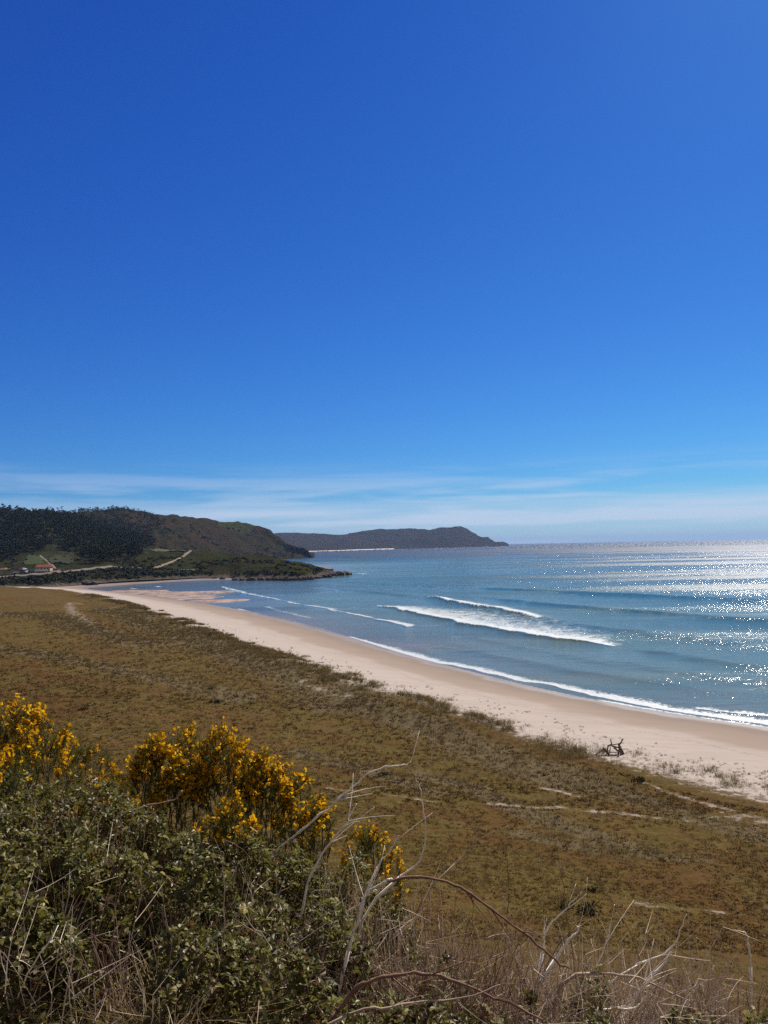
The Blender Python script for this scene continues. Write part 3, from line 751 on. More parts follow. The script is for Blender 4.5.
p = gground(80, 586); o = rock('rock', (p[0], p[1] + 12, 1.9), 5.5, 401, .32); o.scale = (1.4, 1, 1)
tag(o, 'flat dark rock lying on the sand at the stream mouth below the bank', 'rock')

# ================================================================== HOUSE, WALLS AND CARS BY THE ROAD
def local(o_): return o_
MAT_WALL = simple('house_wall', (.42, .36, .30), .9, .15, 1.5)
MAT_ROOF = simple('red_roof_tiles', (.22, .075, .045), .9, .25, 3)
MAT_WHITE = simple('white_render', (.72, .70, .67), .8, .08, 1)
MAT_GLASS = simple('dark_glass', (.03, .04, .05), .15, .1, 1)
MAT_WOOD = simple('brown_wood', (.12, .08, .05), .8, .3, 2)
hp = hit(44.5, 571.0); e = empty('beach_house', hp, R(6))
tag(e, 'low beach cafe with an orange tiled roof and white terrace screens beside the road', 'house')
mb = MB(); mb.box((0, 0, 1.3), (8.6, 5.5, 3.0)); mb.build('wall', MAT_WALL, e)
mb = MB(); L_, W_, H0, H1 = 4.9, 3.4, 2.75, 4.3
mb.add([(-L_, -W_, H0), (L_, -W_, H0), (L_, W_, H0), (-L_, W_, H0), (-L_ + .3, 0, H1), (L_ - .3, 0, H1), (-L_, -W_, H0 - .15), (L_, -W_, H0 - .15), (L_, W_, H0 - .15), (-L_, W_, H0 - .15)],
       [[0, 1, 5, 4], [2, 3, 4, 5], [6, 7, 1, 0], [7, 8, 2, 1], [8, 9, 3, 2], [9, 6, 0, 3], [9, 8, 7, 6]], [[1, 2, 5], [3, 0, 4]])
mb.build('roof', MAT_ROOF, e)
for xx in (-3.0, 1.0, 3.0):
    mb = MB(); mb.box((xx, -2.79, 1.5), (1.1, .08, 1.1)); w_ = mb.build('window', MAT_WHITE, e)
    mb = MB(); mb.box((xx, -2.85, 1.5), (.9, .05, .9)); mb.build('pane', MAT_GLASS, w_)
mb = MB(); mb.box((-1.0, -2.79, 1.0), (1.0, .08, 2.1)); mb.build('door', MAT_WOOD, e)
mb = MB(); mb.box((-.5, -5.2, .5), (8.0, .12, 1.2)); mb.box((-4.45, -4.0, .5), (.12, 2.3, 1.2)); mb.build('terrace_screen', MAT_WHITE, e)
mb = MB(); mb.box((2.4, 1.0, 4.3), (.6, .6, 1.0)); mb.build('chimney', MAT_WALL, e)
walls = [((0, 569.6), (24, 568.0), 1.0, 'low pinkish retaining wall behind the car park, nearer the trees', (.30, .22, .17)),
         ((0, 575.2), (28, 573.4), .8, 'low stone wall edging the road beside the parked cars', (.26, .21, .17)),
         ((52, 569.5), (64, 570.4), .9, 'short stone wall curving away from the right end of the beach house', (.30, .26, .21))]
for (a, b, hh, lab, colr) in walls:
    mb = MB(); A = []
    for q in np.linspace(0, 1, 12):
        pp = hit(a[0] + (b[0] - a[0]) * q, a[1] + (b[1] - a[1]) * q)
        if pp is not None: A.append(pp)
    for p0, p1 in zip(A[:-1], A[1:]):
        dv = p1 - p0; ln = np.linalg.norm(dv[:2])
        mb.box(((p0 + p1) / 2 + [0, 0, hh / 2 - .3]), (ln + .06, .45, hh + .6), math.atan2(dv[1], dv[0]))
    tag(mb.build('stone_wall', simple('wall_stone', colr, .95, .35, 1.5)), lab, 'wall')
def car(loc, rz, mat, label):
    e = empty('parked_car', loc, rz); tag(e, label, 'car', 'cars parked by the beach house')
    prof = [(-2.1, .35), (-2.15, .75), (-1.95, .95), (-1.5, 1.0), (-1.15, 1.42), (.5, 1.45), (1.15, 1.0), (1.95, .85), (2.15, .6), (2.1, .35)]
    mb = MB(); n = len(prof)
    V = [(x, -.85 + (.12 if z > 1.05 else 0), z) for x, z in prof] + [(x, .85 - (.12 if z > 1.05 else 0), z) for x, z in prof]
    Q = [[i, (i + 1) % n, n + (i + 1) % n, n + i] for i in range(n)]
    T = [[0, i + 1, i] for i in range(1, n - 1)] + [[n, n + i, n + i + 1] for i in range(1, n - 1)]
    mb.add(V, Q, T); mb.build('body', mat, e)
    mb = MB(); mb.box((-.3, 0, 1.2), (1.7, 1.64, .3), 0, .5, .92); mb.build('window', MAT_GLASS, e)
    for sx in (-1.3, 1.35):
        for sy in (-.82, .82):
            mb = MB(); mb.tube([(sx, sy - .1, .33), (sx, sy + .1, .33)], .33, 12); mb.build('wheel', MAT_TYRE, e)
MAT_TYRE = simple('tyre_rubber', (.02, .02, .02), .8, .2, 4)
cm = {'white': simple('white_car_paint', (.75, .75, .75), .3, .03), 'silver': simple('silver_car_paint', (.42, .43, .45), .3, .03), 'dark': simple('dark_car_paint', (.03, .035, .045), .3, .05), 'red': simple('red_car_paint', (.22, .03, .03), .3, .05)}
cars = [(27.5, 573.0, 'white', 'white car parked third from the left of the row in front of the beach house'), (31.2, 572.7, 'dark', 'dark car between the white car and the terrace screens'),
        (24.0, 570.2, 'white', 'white car parked behind the row, left of the orange-roofed beach house'), (20.3, 570.4, 'red', 'red car parked behind the row, at its left end'),
        (22.0, 573.6, 'dark', 'dark car second from the left in the front row'), (16.5, 573.9, 'silver', 'silver car at the far left of the front row'), (55.3, 574.2, 'red', 'dark red car stopped on the road right of the beach house')]
for a, b, c, lab in cars:
    p = hit(a, b)
    if p is not None: car((p[0], p[1], drop(p[0], p[1]) + .15), R(rng.uniform(50, 100)) if a < 50 else R(20), cm[c], lab)
# lone trees by the car park
for (a, b, s, lab) in ((8, 574.5, .62, 'small dark tree standing alone on the slope left of the car park'), (57, 570.0, .4, 'round dark bush-like tree just right of the orange-roofed house')):
    p = hit(a, b); cd, td = tree_meshes[2]
    e = empty('pine_tree', p); e.scale = (s, s, s); tag(e, lab, 'tree')
    for nm, md in (('crown', cd), ('trunk', td)):
        o = bpy.data.objects.new(nm, md); o.parent = e; COL.objects.link(o)

# ================================================================== DRIFTWOOD
MAT_DRIFT = simple('weathered_wood', (.13, .10, .08), .9, .4, 5, .02)
bp = gground(609, 755); Y0 = bp[1]; e = empty('driftwood_structure', bp)
tag(e, 'dark driftwood frame of lashed branches standing on the pale sand near the dune grass', 'driftwood frame')
def zp(u, v, dy=0.0):
    p = atY(580 + u / 12.8, 725 + v / 12.8, Y0 + dy); return p - bp
segs = [([(200, 385, -.2), (255, 340, 0), (310, 303, .1)], .06), ([(300, 298, .1), (345, 345, -.2), (372, 388, -.5)], .12), ([(352, 388, .3), (350, 305, .2), (372, 252, 0)], .07),
        ([(385, 262, 0), (407, 240, 0), (404, 222, 0), (388, 190, .1)], .06), ([(352, 268, 0), (430, 250, .1), (515, 238, .1)], .055), ([(405, 265, -.1), (480, 290, 0), (520, 285, .1)], .075),
        ([(430, 285, -.1), (470, 318, 0), (505, 352, .1)], .09), ([(490, 378, -.5), (505, 310, -.1), (500, 250, .1)], .10), ([(560, 378, .6), (530, 310, .3), (505, 262, .1)], .11),
        ([(525, 380, .1), (520, 320, .1), (512, 270, .1)], .09), ([(495, 256, .1), (528, 222, .1), (546, 178, .2)], .08), ([(350, 352, .2), (420, 350, 0), (485, 350, -.1)], .035),
        ([(310, 402, -.5), (390, 388, -.5), (500, 378, -.4)], .035), ([(380, 340, .3), (390, 290, .2), (380, 258, 0)], .04)]
for pts, r_ in segs:
    mb = MB(); P = smooth(np.array([zp(*q) for q in pts]), 2)
    P = P + rng.normal(size=P.shape) * .012
    mb.tube(P, np.linspace(r_ * 1.1, r_ * .65, len(P)), 7); mb.build('branch', MAT_DRIFT, e, True)
p = gground(229.5, 636); mb = MB(); mb.tube([(-.75, 0, .12), (0, .05, .2), (.7, .1, .12)], [.16, .19, .12], 8); mb.tube([(.1, 0, .2), (.3, 0, .5)], [.07, .03], 5)
o = mb.build('driftwood_log', MAT_DRIFT); o.location = p; tag(o, 'short dark log lying on the pale sand right of the stump', 'driftwood')
p = gground(210.5, 636); mb = MB(); mb.tube([(0, 0, -.1), (0, 0, .4), (.15, 0, .85)], [.55, .45, .25], 8); mb.tube([(.2, 0, .5), (.55, 0, .9), (.75, 0, 1.5)], [.12, .1, .07], 6); mb.tube([(-.1, 0, .3), (-.6, 0, .2), (-.95, 0, .0)], [.2, .14, .06], 6)
o = mb.build('driftwood_stump', MAT_DRIFT); o.location = p; tag(o, 'dark upended stump at the edge between dune grass and beach', 'driftwood')
for a, b, hh, lab in ((194.5, 629.3, .9, 'thin post at the beach edge, left one of the pair before the dark stump'), (198.4, 631.8, 1.1, 'thin post at the beach edge, right one of the pair, nearer the dark stump')):
    p = gground(a, b); mb = MB(); mb.tube([(0, 0, -.2), (.03, 0, hh * .5), (.08, 0, hh)], [.1, .09, .07], 7); o = mb.build('wooden_post', MAT_DRIFT); o.location = p; tag(o, lab, 'post')

# ================================================================== DUNE GRASS AND FIELD COVER
MAT_MARRAM = leafmat('marram_grass', [(0, (.050, .034, .010)), (.4, (.125, .085, .024)), (.75, (.22, .16, .058)), (1, (.36, .27, .13))], .7, .3, .4, .05)
MAT_COVER = leafmat('field_cover', [(0, (.052, .032, .013)), (.3, (.095, .056, .019)), (.5, (.145, .080, .023)), (.7, (.142, .088, .024)), (.86, (.140, .104, .028)), (.95, (.26, .19, .10)), (1, (.36, .27, .16))], .9, .1, .6, .05)
def scatter(n, pxr, pyr, zc=4.0):
    a = rng.uniform(*pxr, n); b = rng.uniform(*pyr, n)
    D = fwd * F + rtv * (a[:, None] - 384) + upv * (512 - b[:, None])
    P = EYE + D * ((zc - 22) / D[:, 2])[:, None]
    return P[:, 0], P[:, 1]
# marram tufts: foredune line + bands
XS, YS, HS = [], [], []
seg = np.diff(dune, axis=0); sl = np.hypot(seg[:, 0], seg[:, 1]); cum = np.concatenate([[0], np.cumsum(sl)])
def along(n, lo, hi, off_mu, off_sd, hmul=1.0):
    s = rng.uniform(lo, hi, n) * cum[-1]; X = np.interp(s, cum, dune[:, 0]); Y = np.interp(s, cum, dune[:, 1])
    k = np.clip(np.searchsorted(cum, s) - 1, 0, len(seg) - 1); nx, ny = -seg[k, 1] / sl[k], seg[k, 0] / sl[k]
    off = rng.normal(off_mu, off_sd, n)
    X = X + nx * off; Y = Y + ny * off
    ok = (Y > 22) & (Y < 330) & (np.abs(X) < Y * .8 + 20)
    cl = fbm(X, Y, 5, 3, 77)
    ok &= cl > np.where(off < 0.5, .12, .0)
    return X[ok], Y[ok], (hmul * np.where(off < .5, .30, .62) * (.6 + rng.random(n)))[ok]
for args in ((9000, .5, .86, 2.2, 1.7, 1.0), (2600, .5, .8, -.8, 1.3, .7), (1100, .5, .75, -3.0, 2.0, .35), (2500, .5, .86, 6, 3, .6)):
    a_, b_, c_ = along(*args); XS.append(a_); YS.append(b_); HS.append(c_)
for p, w in BANDS:
    p = np.array(p); n = int(60 + 5.5 * w * np.sum(np.linalg.norm(np.diff(p, axis=0), axis=1)) ** .9)
    L = np.concatenate([[0], np.cumsum(np.linalg.norm(np.diff(p, axis=0), axis=1))]); s = rng.uniform(0, L[-1], n)
    XS.append(np.interp(s, L, p[:, 0]) + rng.normal(0, w * .6, n)); YS.append(np.interp(s, L, p[:, 1]) + rng.normal(0, w * .6, n)); HS.append(.32 * (.5 + rng.random(n)))
for n_, pr, yr in ((7600, (-350, 1000), (740, 975)), (7000, (-420, 1000), (640, 760))):
    a_, b_ = scatter(n_, pr, yr); kk_ = (fbm(a_, b_, 7, 3, 88) > .02) & (b_ > 30); XS.append(a_[kk_]); YS.append(b_[kk_]); HS.append(.10 + .16 * rng.random(kk_.sum()))
a_, b_, c_ = along(900, .5, .86, .2, 1.3, 1.0); a_, b_ = a_[:420], b_[:420]
for q_ in range(9):
    XS.append(a_ + rng.normal(size=len(a_)) * .38); YS.append(b_ + rng.normal(size=len(a_)) * .38); HS.append((.42 + .30 * rng.random(len(a_))) * (.75 + .25 * rng.random()))
X = np.concatenate(XS); Y = np.concatenate(YS); Hh = np.concatenate(HS)
fx = ground_fields(X, Y); ok = (fx[0] > 4) & (fx[1] > -8) & ((fx[1] > .5) | (rng.random(len(X)) < .8)); X, Y, Hh = X[ok], Y[ok], Hh[ok]; Z = ground_z(X, Y)
print('marram tufts', len(X))
nb_ = 15; mb = MB(); n = len(X)
B = np.repeat(np.stack([X, Y, Z - .03], 1), nb_, 0); sp = np.repeat(Hh, nb_)
B[:, :2] += rng.normal(size=(len(B), 2)) * (.14 * np.repeat(Hh, nb_) / .4)[:, None]
tv = np.repeat(np.clip(.5 + .22 * rng.normal(size=n), 0, 1), nb_)
dist = np.repeat(np.hypot(X, Y), nb_)
blades(mb, B, sp * rng.uniform(.6, 1.15, len(B)), .75, np.clip(dist * .00022, .012, .045), np.clip(tv + .2 * rng.normal(size=len(B)), 0, 1), .35)
tag(mb.build('marram_grass', MAT_MARRAM), 'straw and olive marram tussocks along the foredune and across the dune field', 'grass', kind='stuff')
# low cushions over the field
X, Y = [], []
for n, pr, yr in ((29000, (-420, 1050), (770, 1010)), (20000, (-520, 1050), (690, 800)), (15000, (-520, 600), (600, 700))):
    a_, b_ = scatter(n, pr, yr); X.append(a_); Y.append(b_)
X = np.concatenate(X); Y = np.concatenate(Y); fx = ground_fields(X, Y); cl = fbm(X, Y, 3.0, 3, 19)
ok = (fx[1] > 5) & (Y > 13) & (fx[1] > 5) & (cl > -.38)
for p, w in PATHS:
    d, _, _ = polydist(X, Y, p); ok &= d > w * .9
X, Y = X[ok], Y[ok]
yy = 7 + 27 * rng.random(11000) ** .8; xx = (rng.random(11000) - .5) * 2.0 * (yy + 2); c2 = fbm(xx, yy, 2, 3, 23) > -.15
X = np.concatenate([X, xx[c2]]); Y = np.concatenate([Y, yy[c2]]); Z = ground_z(X, Y); n = len(X); print('cushions', n)
kk = 9; C = np.repeat(np.stack([X, Y, np.where(Y < 40, ground_z(X, Y), Z)], 1), kk, 0); sz = np.repeat(rng.uniform(.07, .2, n) * np.clip(np.hypot(X, Y) / 60, .40, 2.2), kk)
d = rdir(len(C), .4); d[:, 2] = np.abs(d[:, 2]) * .55
C = C + d * sz[:, None] * rng.uniform(.3, 1, (len(C), 1))
u = rdir(len(C)); tvv = np.repeat(np.clip(.42 + .75 * fbm(X, Y, 14, 4, 66) + .28 * rng.normal(size=n), 0, 1), kk)
mb = MB(); leaves(mb, C, unit(d * [1, 1, .4] + .6 * u * [1, 1, .5]), rdir(len(C), 2.2), sz * .6, .8, .3, np.clip(tvv * .85 + .15 * rng.random(len(C)), 0, 1))
tag(mb.build('moss_and_herbs', MAT_COVER), 'brown, rust and olive moss and herb cushions covering the dune field', 'ground cover', kind='stuff')

# dune shrubs one can count
MAT_DSHRUB = leafmat('dune_shrub_leaves', [(0, (.022, .022, .009)), (.6, (.055, .050, .018)), (1, (.12, .098, .045))], .8, .1, 2, .05)
def tiny_shrub(loc, s, label, grp=None, mat=None, name='dune_shrub'):
    mb = MB(); n = 260; d = rdir(n, .3); d[:, 2] = np.abs(d[:, 2]); C = d * rng.uniform(.2, 1, (n, 1)) * [s * 1.25, s, s * .6]; C = C[fbm(C[:, 0] * 3 + loc[0], C[:, 1] * 3 + C[:, 2] * 2, s * 1.6, 2, 3) > -.1]; n = len(C); d = unit(C + [0, 0, .05])
    leaves(mb, C, unit(d + .7 * rdir(n)), rdir(n), s * .28, .45)
    e = empty(name, loc); tag(e, label, 'shrub', grp); mb.build('foliage', mat or MAT_DSHRUB, e)
    mb = MB()
    for k in range(7):
        dd = rdir(1, .8)[0]; dd[2] = abs(dd[2]); mb.tube([(0, 0, -.1), dd * s * .4, dd * s * .85], [s * .04, s * .03, s * .01], 4)
    mb.build('stems', MAT_WOOD, e)
for (a, b, s, lab) in [(82, 711, .55, 'small dark shrub alone on the dune field above the left gorse'), (216, 703.5, .7, 'dark shrub on the green part of the dune field above the flowering gorse'),
                       (590, 913, .55, 'dark rounded shrub at the left end of the bare sandy strip'), (565, 908, .4, 'small grey-green shrub left of the dark rounded shrub by the sandy strip'),
                        (593, 893, .33, 'small dark tuft just above the rounded shrub by the sandy strip'),
                        
                       (640, 783, .5, 'leafy tuft behind the dune grass right of the driftwood frame'), 
                       (385, 777, .5, 'dark tuft beside the short bare sand strip right of the gorse'), (210, 690, .4, 'dark tuft above the green patch of the dune field'), ]:
    tiny_shrub(gground(a, b), s, lab)
# spiky plant bottom right
MAT_SPIKE = leafmat('spiky_leaves', [(0, (.012, .018, .010)), (.6, (.04, .055, .025)), (1, (.12, .13, .07))], .45, .1, 2, .5)
p = atY(752, 975, 7.5); g_ = gz(p[0], p[1]); e = empty('spiky_plant', (p[0], p[1], g_)); tag(e, 'dark green spiky-leaved plant at the right edge of the foreground slope', 'plant')
mb = MB(); n = 420; d = rdir(n, .5); d[:, 2] = np.abs(d[:, 2]) * .9; C = d * .06 * [3, 3, 1]
leaves(mb, C, d, rdir(n), rng.uniform(.22, .42, n) * 1.1, .10, .4); mb.build('foliage', MAT_SPIKE, e)

# ================================================================== FOREGROUND
MAT_GSTEM = simple('gorse_stem', (.10, .085, .055), .9, .3, 20)
MAT_GSPINE = leafmat('gorse_spines', [(0, (.045, .050, .010)), (.45, (.115, .12, .022)), (.8, (.21, .185, .04)), (1, (.34, .22, .08))], .6, .3, 5, .05)
MAT_FLOWER = leafmat('gorse_flowers', [(0, (.50, .21, .004)), (.5, (.80, .42, .008)), (.85, (.88, .57, .02)), (1, (.50, .24, .02))], .6, .5, 5, .05)
MAT_LEAF = leafmat('bramble_leaves', [(0, (.16, .085, .035)), (.10, (.12, .070, .028)), (.16, (.060, .052, .014)), (.45, (.135, .125, .024)), (.7, (.25, .225, .06)), (.87, (.44, .39, .20)), (.94, (.42, .32, .02)), (1, (.30, .12, .03))], .42, .42, 4, .32)
MAT_TWIG = simple('dry_twig', (.40, .30, .215), .85, .65, 9, .001)
MAT_TWIGW = simple('bleached_branch', (.86, .74, .60), .8, .25, 20, .001)
MAT_CANE = simple('dark_cane', (.20, .115, .08), .7, .4, 25, .001)
MAT_DRY = leafmat('dry_grass', [(0, (.08, .050, .016)), (.4, (.20, .135, .05)), (.75, (.38, .285, .13)), (1, (.60, .48, .27))], .7, .2, 3, .05)

def bez(p0, p1, bend, n=6):
    t = np.linspace(0, 1, n)[:, None]; mid = (p0 + p1) / 2 + bend
    return (1 - t) ** 2 * p0 + 2 * t * (1 - t) * mid + t ** 2 * p1

def gorse(px, py, Y, w, hgt, flow, label, nshoot=120, group='gorse bushes in yellow flower on the near slope'):
    top = atY(px, py, Y); gx, gy = top[0], top[1]; base = gz(gx, gy); H = top[2] - base
    e = empty('gorse_bush', (gx, gy, base)); tag(e, label, 'gorse', group)
    st, sp, fl_ = MB(), MB(), MB(); Hc = hgt
    for k in range(nshoot):
        r = math.sqrt(rng.random()); th = rng.random() * 6.28
        tipz = H * (1 - .5 * r ** 2.2 * (hgt / H) * 1.4) - abs(rng.normal()) * .07 * hgt
        tip = np.array([r * w * math.cos(th), r * w * .75 * math.sin(th), tipz - (0 if k % 2 else rng.random() * min(H * .85, 1.1))])
        ln = rng.uniform(.25, .5) * min(1, hgt)
        out = np.array([math.cos(th) * r, math.sin(th) * r, 0]) * .75 + rng.normal(size=3) * .32
        b0_ = tip - (np.array([0, 0, 1.0]) + out) / np.linalg.norm(np.array([0, 0, 1.0]) + out) * ln
        P = bez(b0_, tip, rng.normal(size=3) * .02, 5); st.tube(P, np.linspace(.004, .0015, 5), 4)
        if k % 7 == 0:
            st.tube(bez(np.array([r * .25 * w * math.cos(th), r * .25 * w * math.sin(th), -.05]), b0_, rng.normal(size=3) * .1, 6), np.linspace(.007, .003, 6), 5)
        n = 70; t = rng.random(n); C = b0_ + (tip - b0_) * t[:, None] + rng.normal(size=(n, 3)) * .005
        D = unit((tip - b0_)[None] * 1.2 / ln + rdir(n) * 1.0); tris(sp, C, D, rdir(n), rng.uniform(.018, .042, n), .0042, np.clip(.2 + .55 * t + .2 * rng.normal(size=n), 0, 1))
        # side sprigs
        n2 = 5
        for q in range(n2):
            c0 = b0_ + (tip - b0_) * rng.uniform(.2, .9); dd = unit((tip - b0_) / ln + rdir(1)[0] * .9); l2 = rng.uniform(.05, .11)
            m_ = 16; tq = rng.random(m_); tris(sp, c0 + dd * l2 * tq[:, None], unit(dd + rdir(m_) * .9), rdir(m_), rng.uniform(.012, .03, m_), .004, np.clip(.3 + .4 * tq + .2 * rng.normal(size=m_), 0, 1))
            if rng.random() < flow * .26 * (1 if tip[2] > tipz - .02 else .08):
                m2 = 4; Cf = c0 + dd * l2 * rng.uniform(.4, 1, (m2, 1)) + rng.normal(size=(m2, 3)) * .006
                leaves(fl_, Cf, unit(dd + rdir(m2) * .9), rdir(m2), rng.uniform(.018, .028, m2), .85, .5)
        if rng.random() < flow * (.70 if tip[2] > tipz - .02 else .05):
            m2 = int(rng.uniform(7, 28)); tf = rng.uniform(.45, .98, m2)
            Cf = b0_ + (tip - b0_) * tf[:, None] + rng.normal(size=(m2, 3)) * .012
            leaves(fl_, Cf, unit((tip - b0_) / ln * .6 + rdir(m2)), rdir(m2), rng.uniform(.019, .034, m2), .85, .5)
    st.build('stems', MAT_GSTEM, e); sp.build('foliage', MAT_GSPINE, e)
    if fl_.n: fl_.build('blossom', MAT_FLOWER, e)
G_ = [(-45, 688, 5.4, .55, .7, .7, 'gorse bush cut by the left edge, furthest left of the upper gorse', 90),
      (14, 690, 5.2, .34, .65, .75, 'tall gorse in bloom at the upper left corner of the near thicket', 150),
      (44, 706, 5.0, .26, .5, .6, 'gorse right of the tallest upper left one, thinner in flower', 70),
      (8, 745, 4.3, .25, .4, .6, 'low gorse with orange blossom at the left edge below the taller ones', 50),
      (84, 742, 5.0, .25, .35, .45, 'small sparse gorse between the left gorse and the main flowering clump', 50),
      (112, 778, 4.6, .22, .3, .5, 'low gorse sprig with a few blossoms below the gap left of the main clump', 36),
      (158, 735, 5.1, .25, .5, .95, 'round gorse dome dense with yellow flowers, left end of the main clump', 150),
      (188, 722, 5.3, .16, .5, .8, 'narrow gorse with an upright spire just left of the tallest clump', 60),
      (222, 722, 5.3, .28, .65, .8, 'tallest bush of the main flowering gorse clump in the middle left', 170),
      (262, 748, 5.2, .26, .55, .8, 'gorse right of the tallest bush in the main clump', 150),
      (300, 768, 5.3, .22, .5, .7, 'gorse at the right end of the main clump beside the long white branch', 80),
      (228, 798, 4.5, .2, .3, .75, 'low gorse blossoms in front of the main clump', 45),
      (318, 795, 5.4, .16, .4, .55, 'slim gorse touching the white branch at the right of the clump', 40),
      (368, 826, 5.5, .28, .45, .5, 'small olive gorse with few flowers right of the white branches', 90)]
for (px, py, Y, w, hg, flw, lab, ns) in G_:
    gorse(px, py, Y, w, hg, flw, lab, ns)

MAT_BCANE = simple('bramble_cane', (.16, .10, .075), .7, .4, 20)
def bramble(px, py, Y, w, hgt, nl, label, bare=.0):
    top = atY(px, py, Y); base = gz(top[0], top[1]); H = max(top[2] - base, .25)
    e = empty('bramble_bush', (top[0], top[1], base)); tag(e, label, 'bramble', 'bramble thickets on the near slope')
    st, lf = MB(), MB()
    ncane = 26; Ps = []
    for k in range(ncane):
        th = rng.random() * 6.28; r = rng.uniform(.2, 1.0) * w
        b0_ = np.array([rng.normal() * w * .25, rng.normal() * w * .25, 0]); tip = np.array([r * math.cos(th), r * math.sin(th), H * rng.uniform(.45, .95)])
        P = bez(b0_, tip, np.array([0, 0, H * rng.uniform(.25, .7)]), 9) + rng.normal(size=(9, 3)) * .008
        P[:, 2] = np.minimum(P[:, 2], H * 1.02)
        st.tube(P, np.linspace(.0045, .002, 9), 5); Ps.append(P)
    Ps = np.vstack(Ps)
    # trifoliate leaves on canes and through the canopy
    n = nl // 3; nc = n // 3
    C1 = Ps[rng.integers(0, len(Ps), nc)] + rng.normal(size=(nc, 3)) * .035
    n2 = n - nc; r = np.sqrt(rng.random(n2)) * w; th = rng.random(n2) * 6.28
    zt = H * (1 - .45 * (r / w) ** 2.5) + .24 * fbm(r * np.cos(th) + top[0], r * np.sin(th) + top[1], .22, 3, 5)
    C2 = np.stack([r * np.cos(th), r * np.sin(th), zt - np.abs(rng.normal(size=n2)) * .16 * min(1, H)], 1)
    C = np.vstack([C1, C2]); n = len(C)
    dens = fbm(C[:, 0] + top[0] + C[:, 2], C[:, 1] + top[1] - C[:, 2] * .7, .16, 2, 3); C = C[dens > -.06]; n = len(C)
    N = unit(rdir(n) * .75 + [0.15, 0.1, .8]); hd = unit(np.cross(N, rdir(n))); sd_ = np.cross(N, hd)
    sz = rng.uniform(.016, .040, n); v = np.clip(.44 + .28 * rng.normal(size=n), 0, 1)
    for aa in (0, 1.25, -1.25):
        D = hd * math.cos(aa) + sd_ * math.sin(aa)
        leaves(lf, C + D * .006, D + rdir(n) * .2, unit(N + rdir(n) * .35), sz, .68, .3, np.clip(v + .08 * rng.normal(size=n), 0, 1))
    st.build('stems', MAT_BCANE, e); lf.build('foliage', MAT_LEAF, e)
BRs = [(-30, 770, 4.4, .5, 'far left edge, below the upper gorse'), (40, 770, 4.4, .42, 'below the tall upper left gorse'), (92, 792, 4.3, .36, 'below the small sparse gorse'),
       (140, 800, 4.4, .36, 'dark and leafy under the round gorse dome'), (190, 812, 4.4, .34, 'under the tallest gorse, in its shade'), (250, 836, 4.3, .32, 'right below the low gorse blossoms'),
       (300, 846, 4.4, .26, 'among the white branches under the right of the gorse clump'),
       (0, 832, 3.7, .40, 'left edge at mid height of the thicket'), (62, 836, 3.7, .36, 'pale leafy mound in the left of the thicket'), (125, 852, 3.7, .34, 'mid thicket, above the tan dry grass'),
       (190, 862, 3.7, .30, 'mid thicket left of the pale stems'), (250, 890, 3.7, .30, 'behind the pair of pale upright stems'), (318, 905, 3.8, .26, 'left of the arching bleached cane'),
       (-5, 905, 3.1, .34, 'bottom left edge above the white stem'), (52, 930, 3.1, .22, 'bottom left beside the white stem tip'), (105, 905, 3.1, .22, 'in front of the dark hollow in the lower left'),
       (190, 945, 3.1, .26, 'bottom, right of the tan dry grass'), (250, 960, 3.1, .24, 'bottom, left of the thorny arching cane'), (150, 985, 2.9, .16, 'bottom edge under the tan dry grass'),
       (310, 975, 3.1, .24, 'bottom centre beneath the thorny cane root'), (395, 1005, 3.2, .22, 'bottom, under the thorny arching cane'), (440, 985, 3.6, .15, 'low sprig right under the thorny cane'),
       (590, 975, 3.9, .13, 'lone leafy upright sprig among the dry twigs on the right'), (575, 1010, 3.7, .12, 'low leaves at the bottom among the dry twigs on the right'), (30, 995, 2.9, .2, 'bottom left corner'), (345, 935, 3.7, .16, 'small clump inside the arch of the bleached cane'),
       (352, 868, 4.6, .24, 'under the small olive gorse'), (388, 885, 4.6, .2, 'low leafy patch right of the small olive gorse'), (480, 968, 4.0, .12, 'sparse low leaves under the end of the dark arching cane'), (655, 1008, 4.0, .12, 'sparse low leaves at the bottom, under the looping twig'), (725, 1012, 4.2, .14, 'sparse low leaves in the bottom right corner'), (475, 1010, 3.3, .18, 'leafy patch at the very bottom beneath twigs beside the thorny cane'), (620, 1015, 3.5, .16, 'leafy patch at the very bottom right of the lone leafy sprig'), (555, 985, 4.1, .12, 'small leafy patch just left of the lone leafy sprig'), (430, 1012, 3.0, .2, 'leafy patch at the bottom under the straight grey cane'), (510, 1018, 3.1, .2, 'leafy patch at the bottom right below the thorny cane end'), (690, 1018, 3.6, .18, 'leafy patch at the bottom edge below the grey sloping branch'), (440, 945, 4.0, .16, 'thin leafy patch between the two arching canes'), (-110, 760, 4.6, .5, 'far left, beyond the upper gorse at the picture edge'), (-120, 860, 3.9, .45, 'far left, lower down, beyond the picture edge'), (-230, 800, 4.8, .6, 'farthest left of all, standing apart beyond the thicket'), (600, 1008, 3.3, .15, 'low leaves at the bottom edge in front of the lone leafy sprig'), (760, 1010, 3.6, .15, 'low leaves at the bottom right corner edge'), (525, 1005, 3.6, .13, 'low leaves at the bottom, right of the thorny cane end')]
for (px, py, Y, w, where) in BRs:
    bramble(px, py, Y, w, .5, int(5200 * (w / .36) ** 1.5) + 300, 'green bramble bush, ' + where)

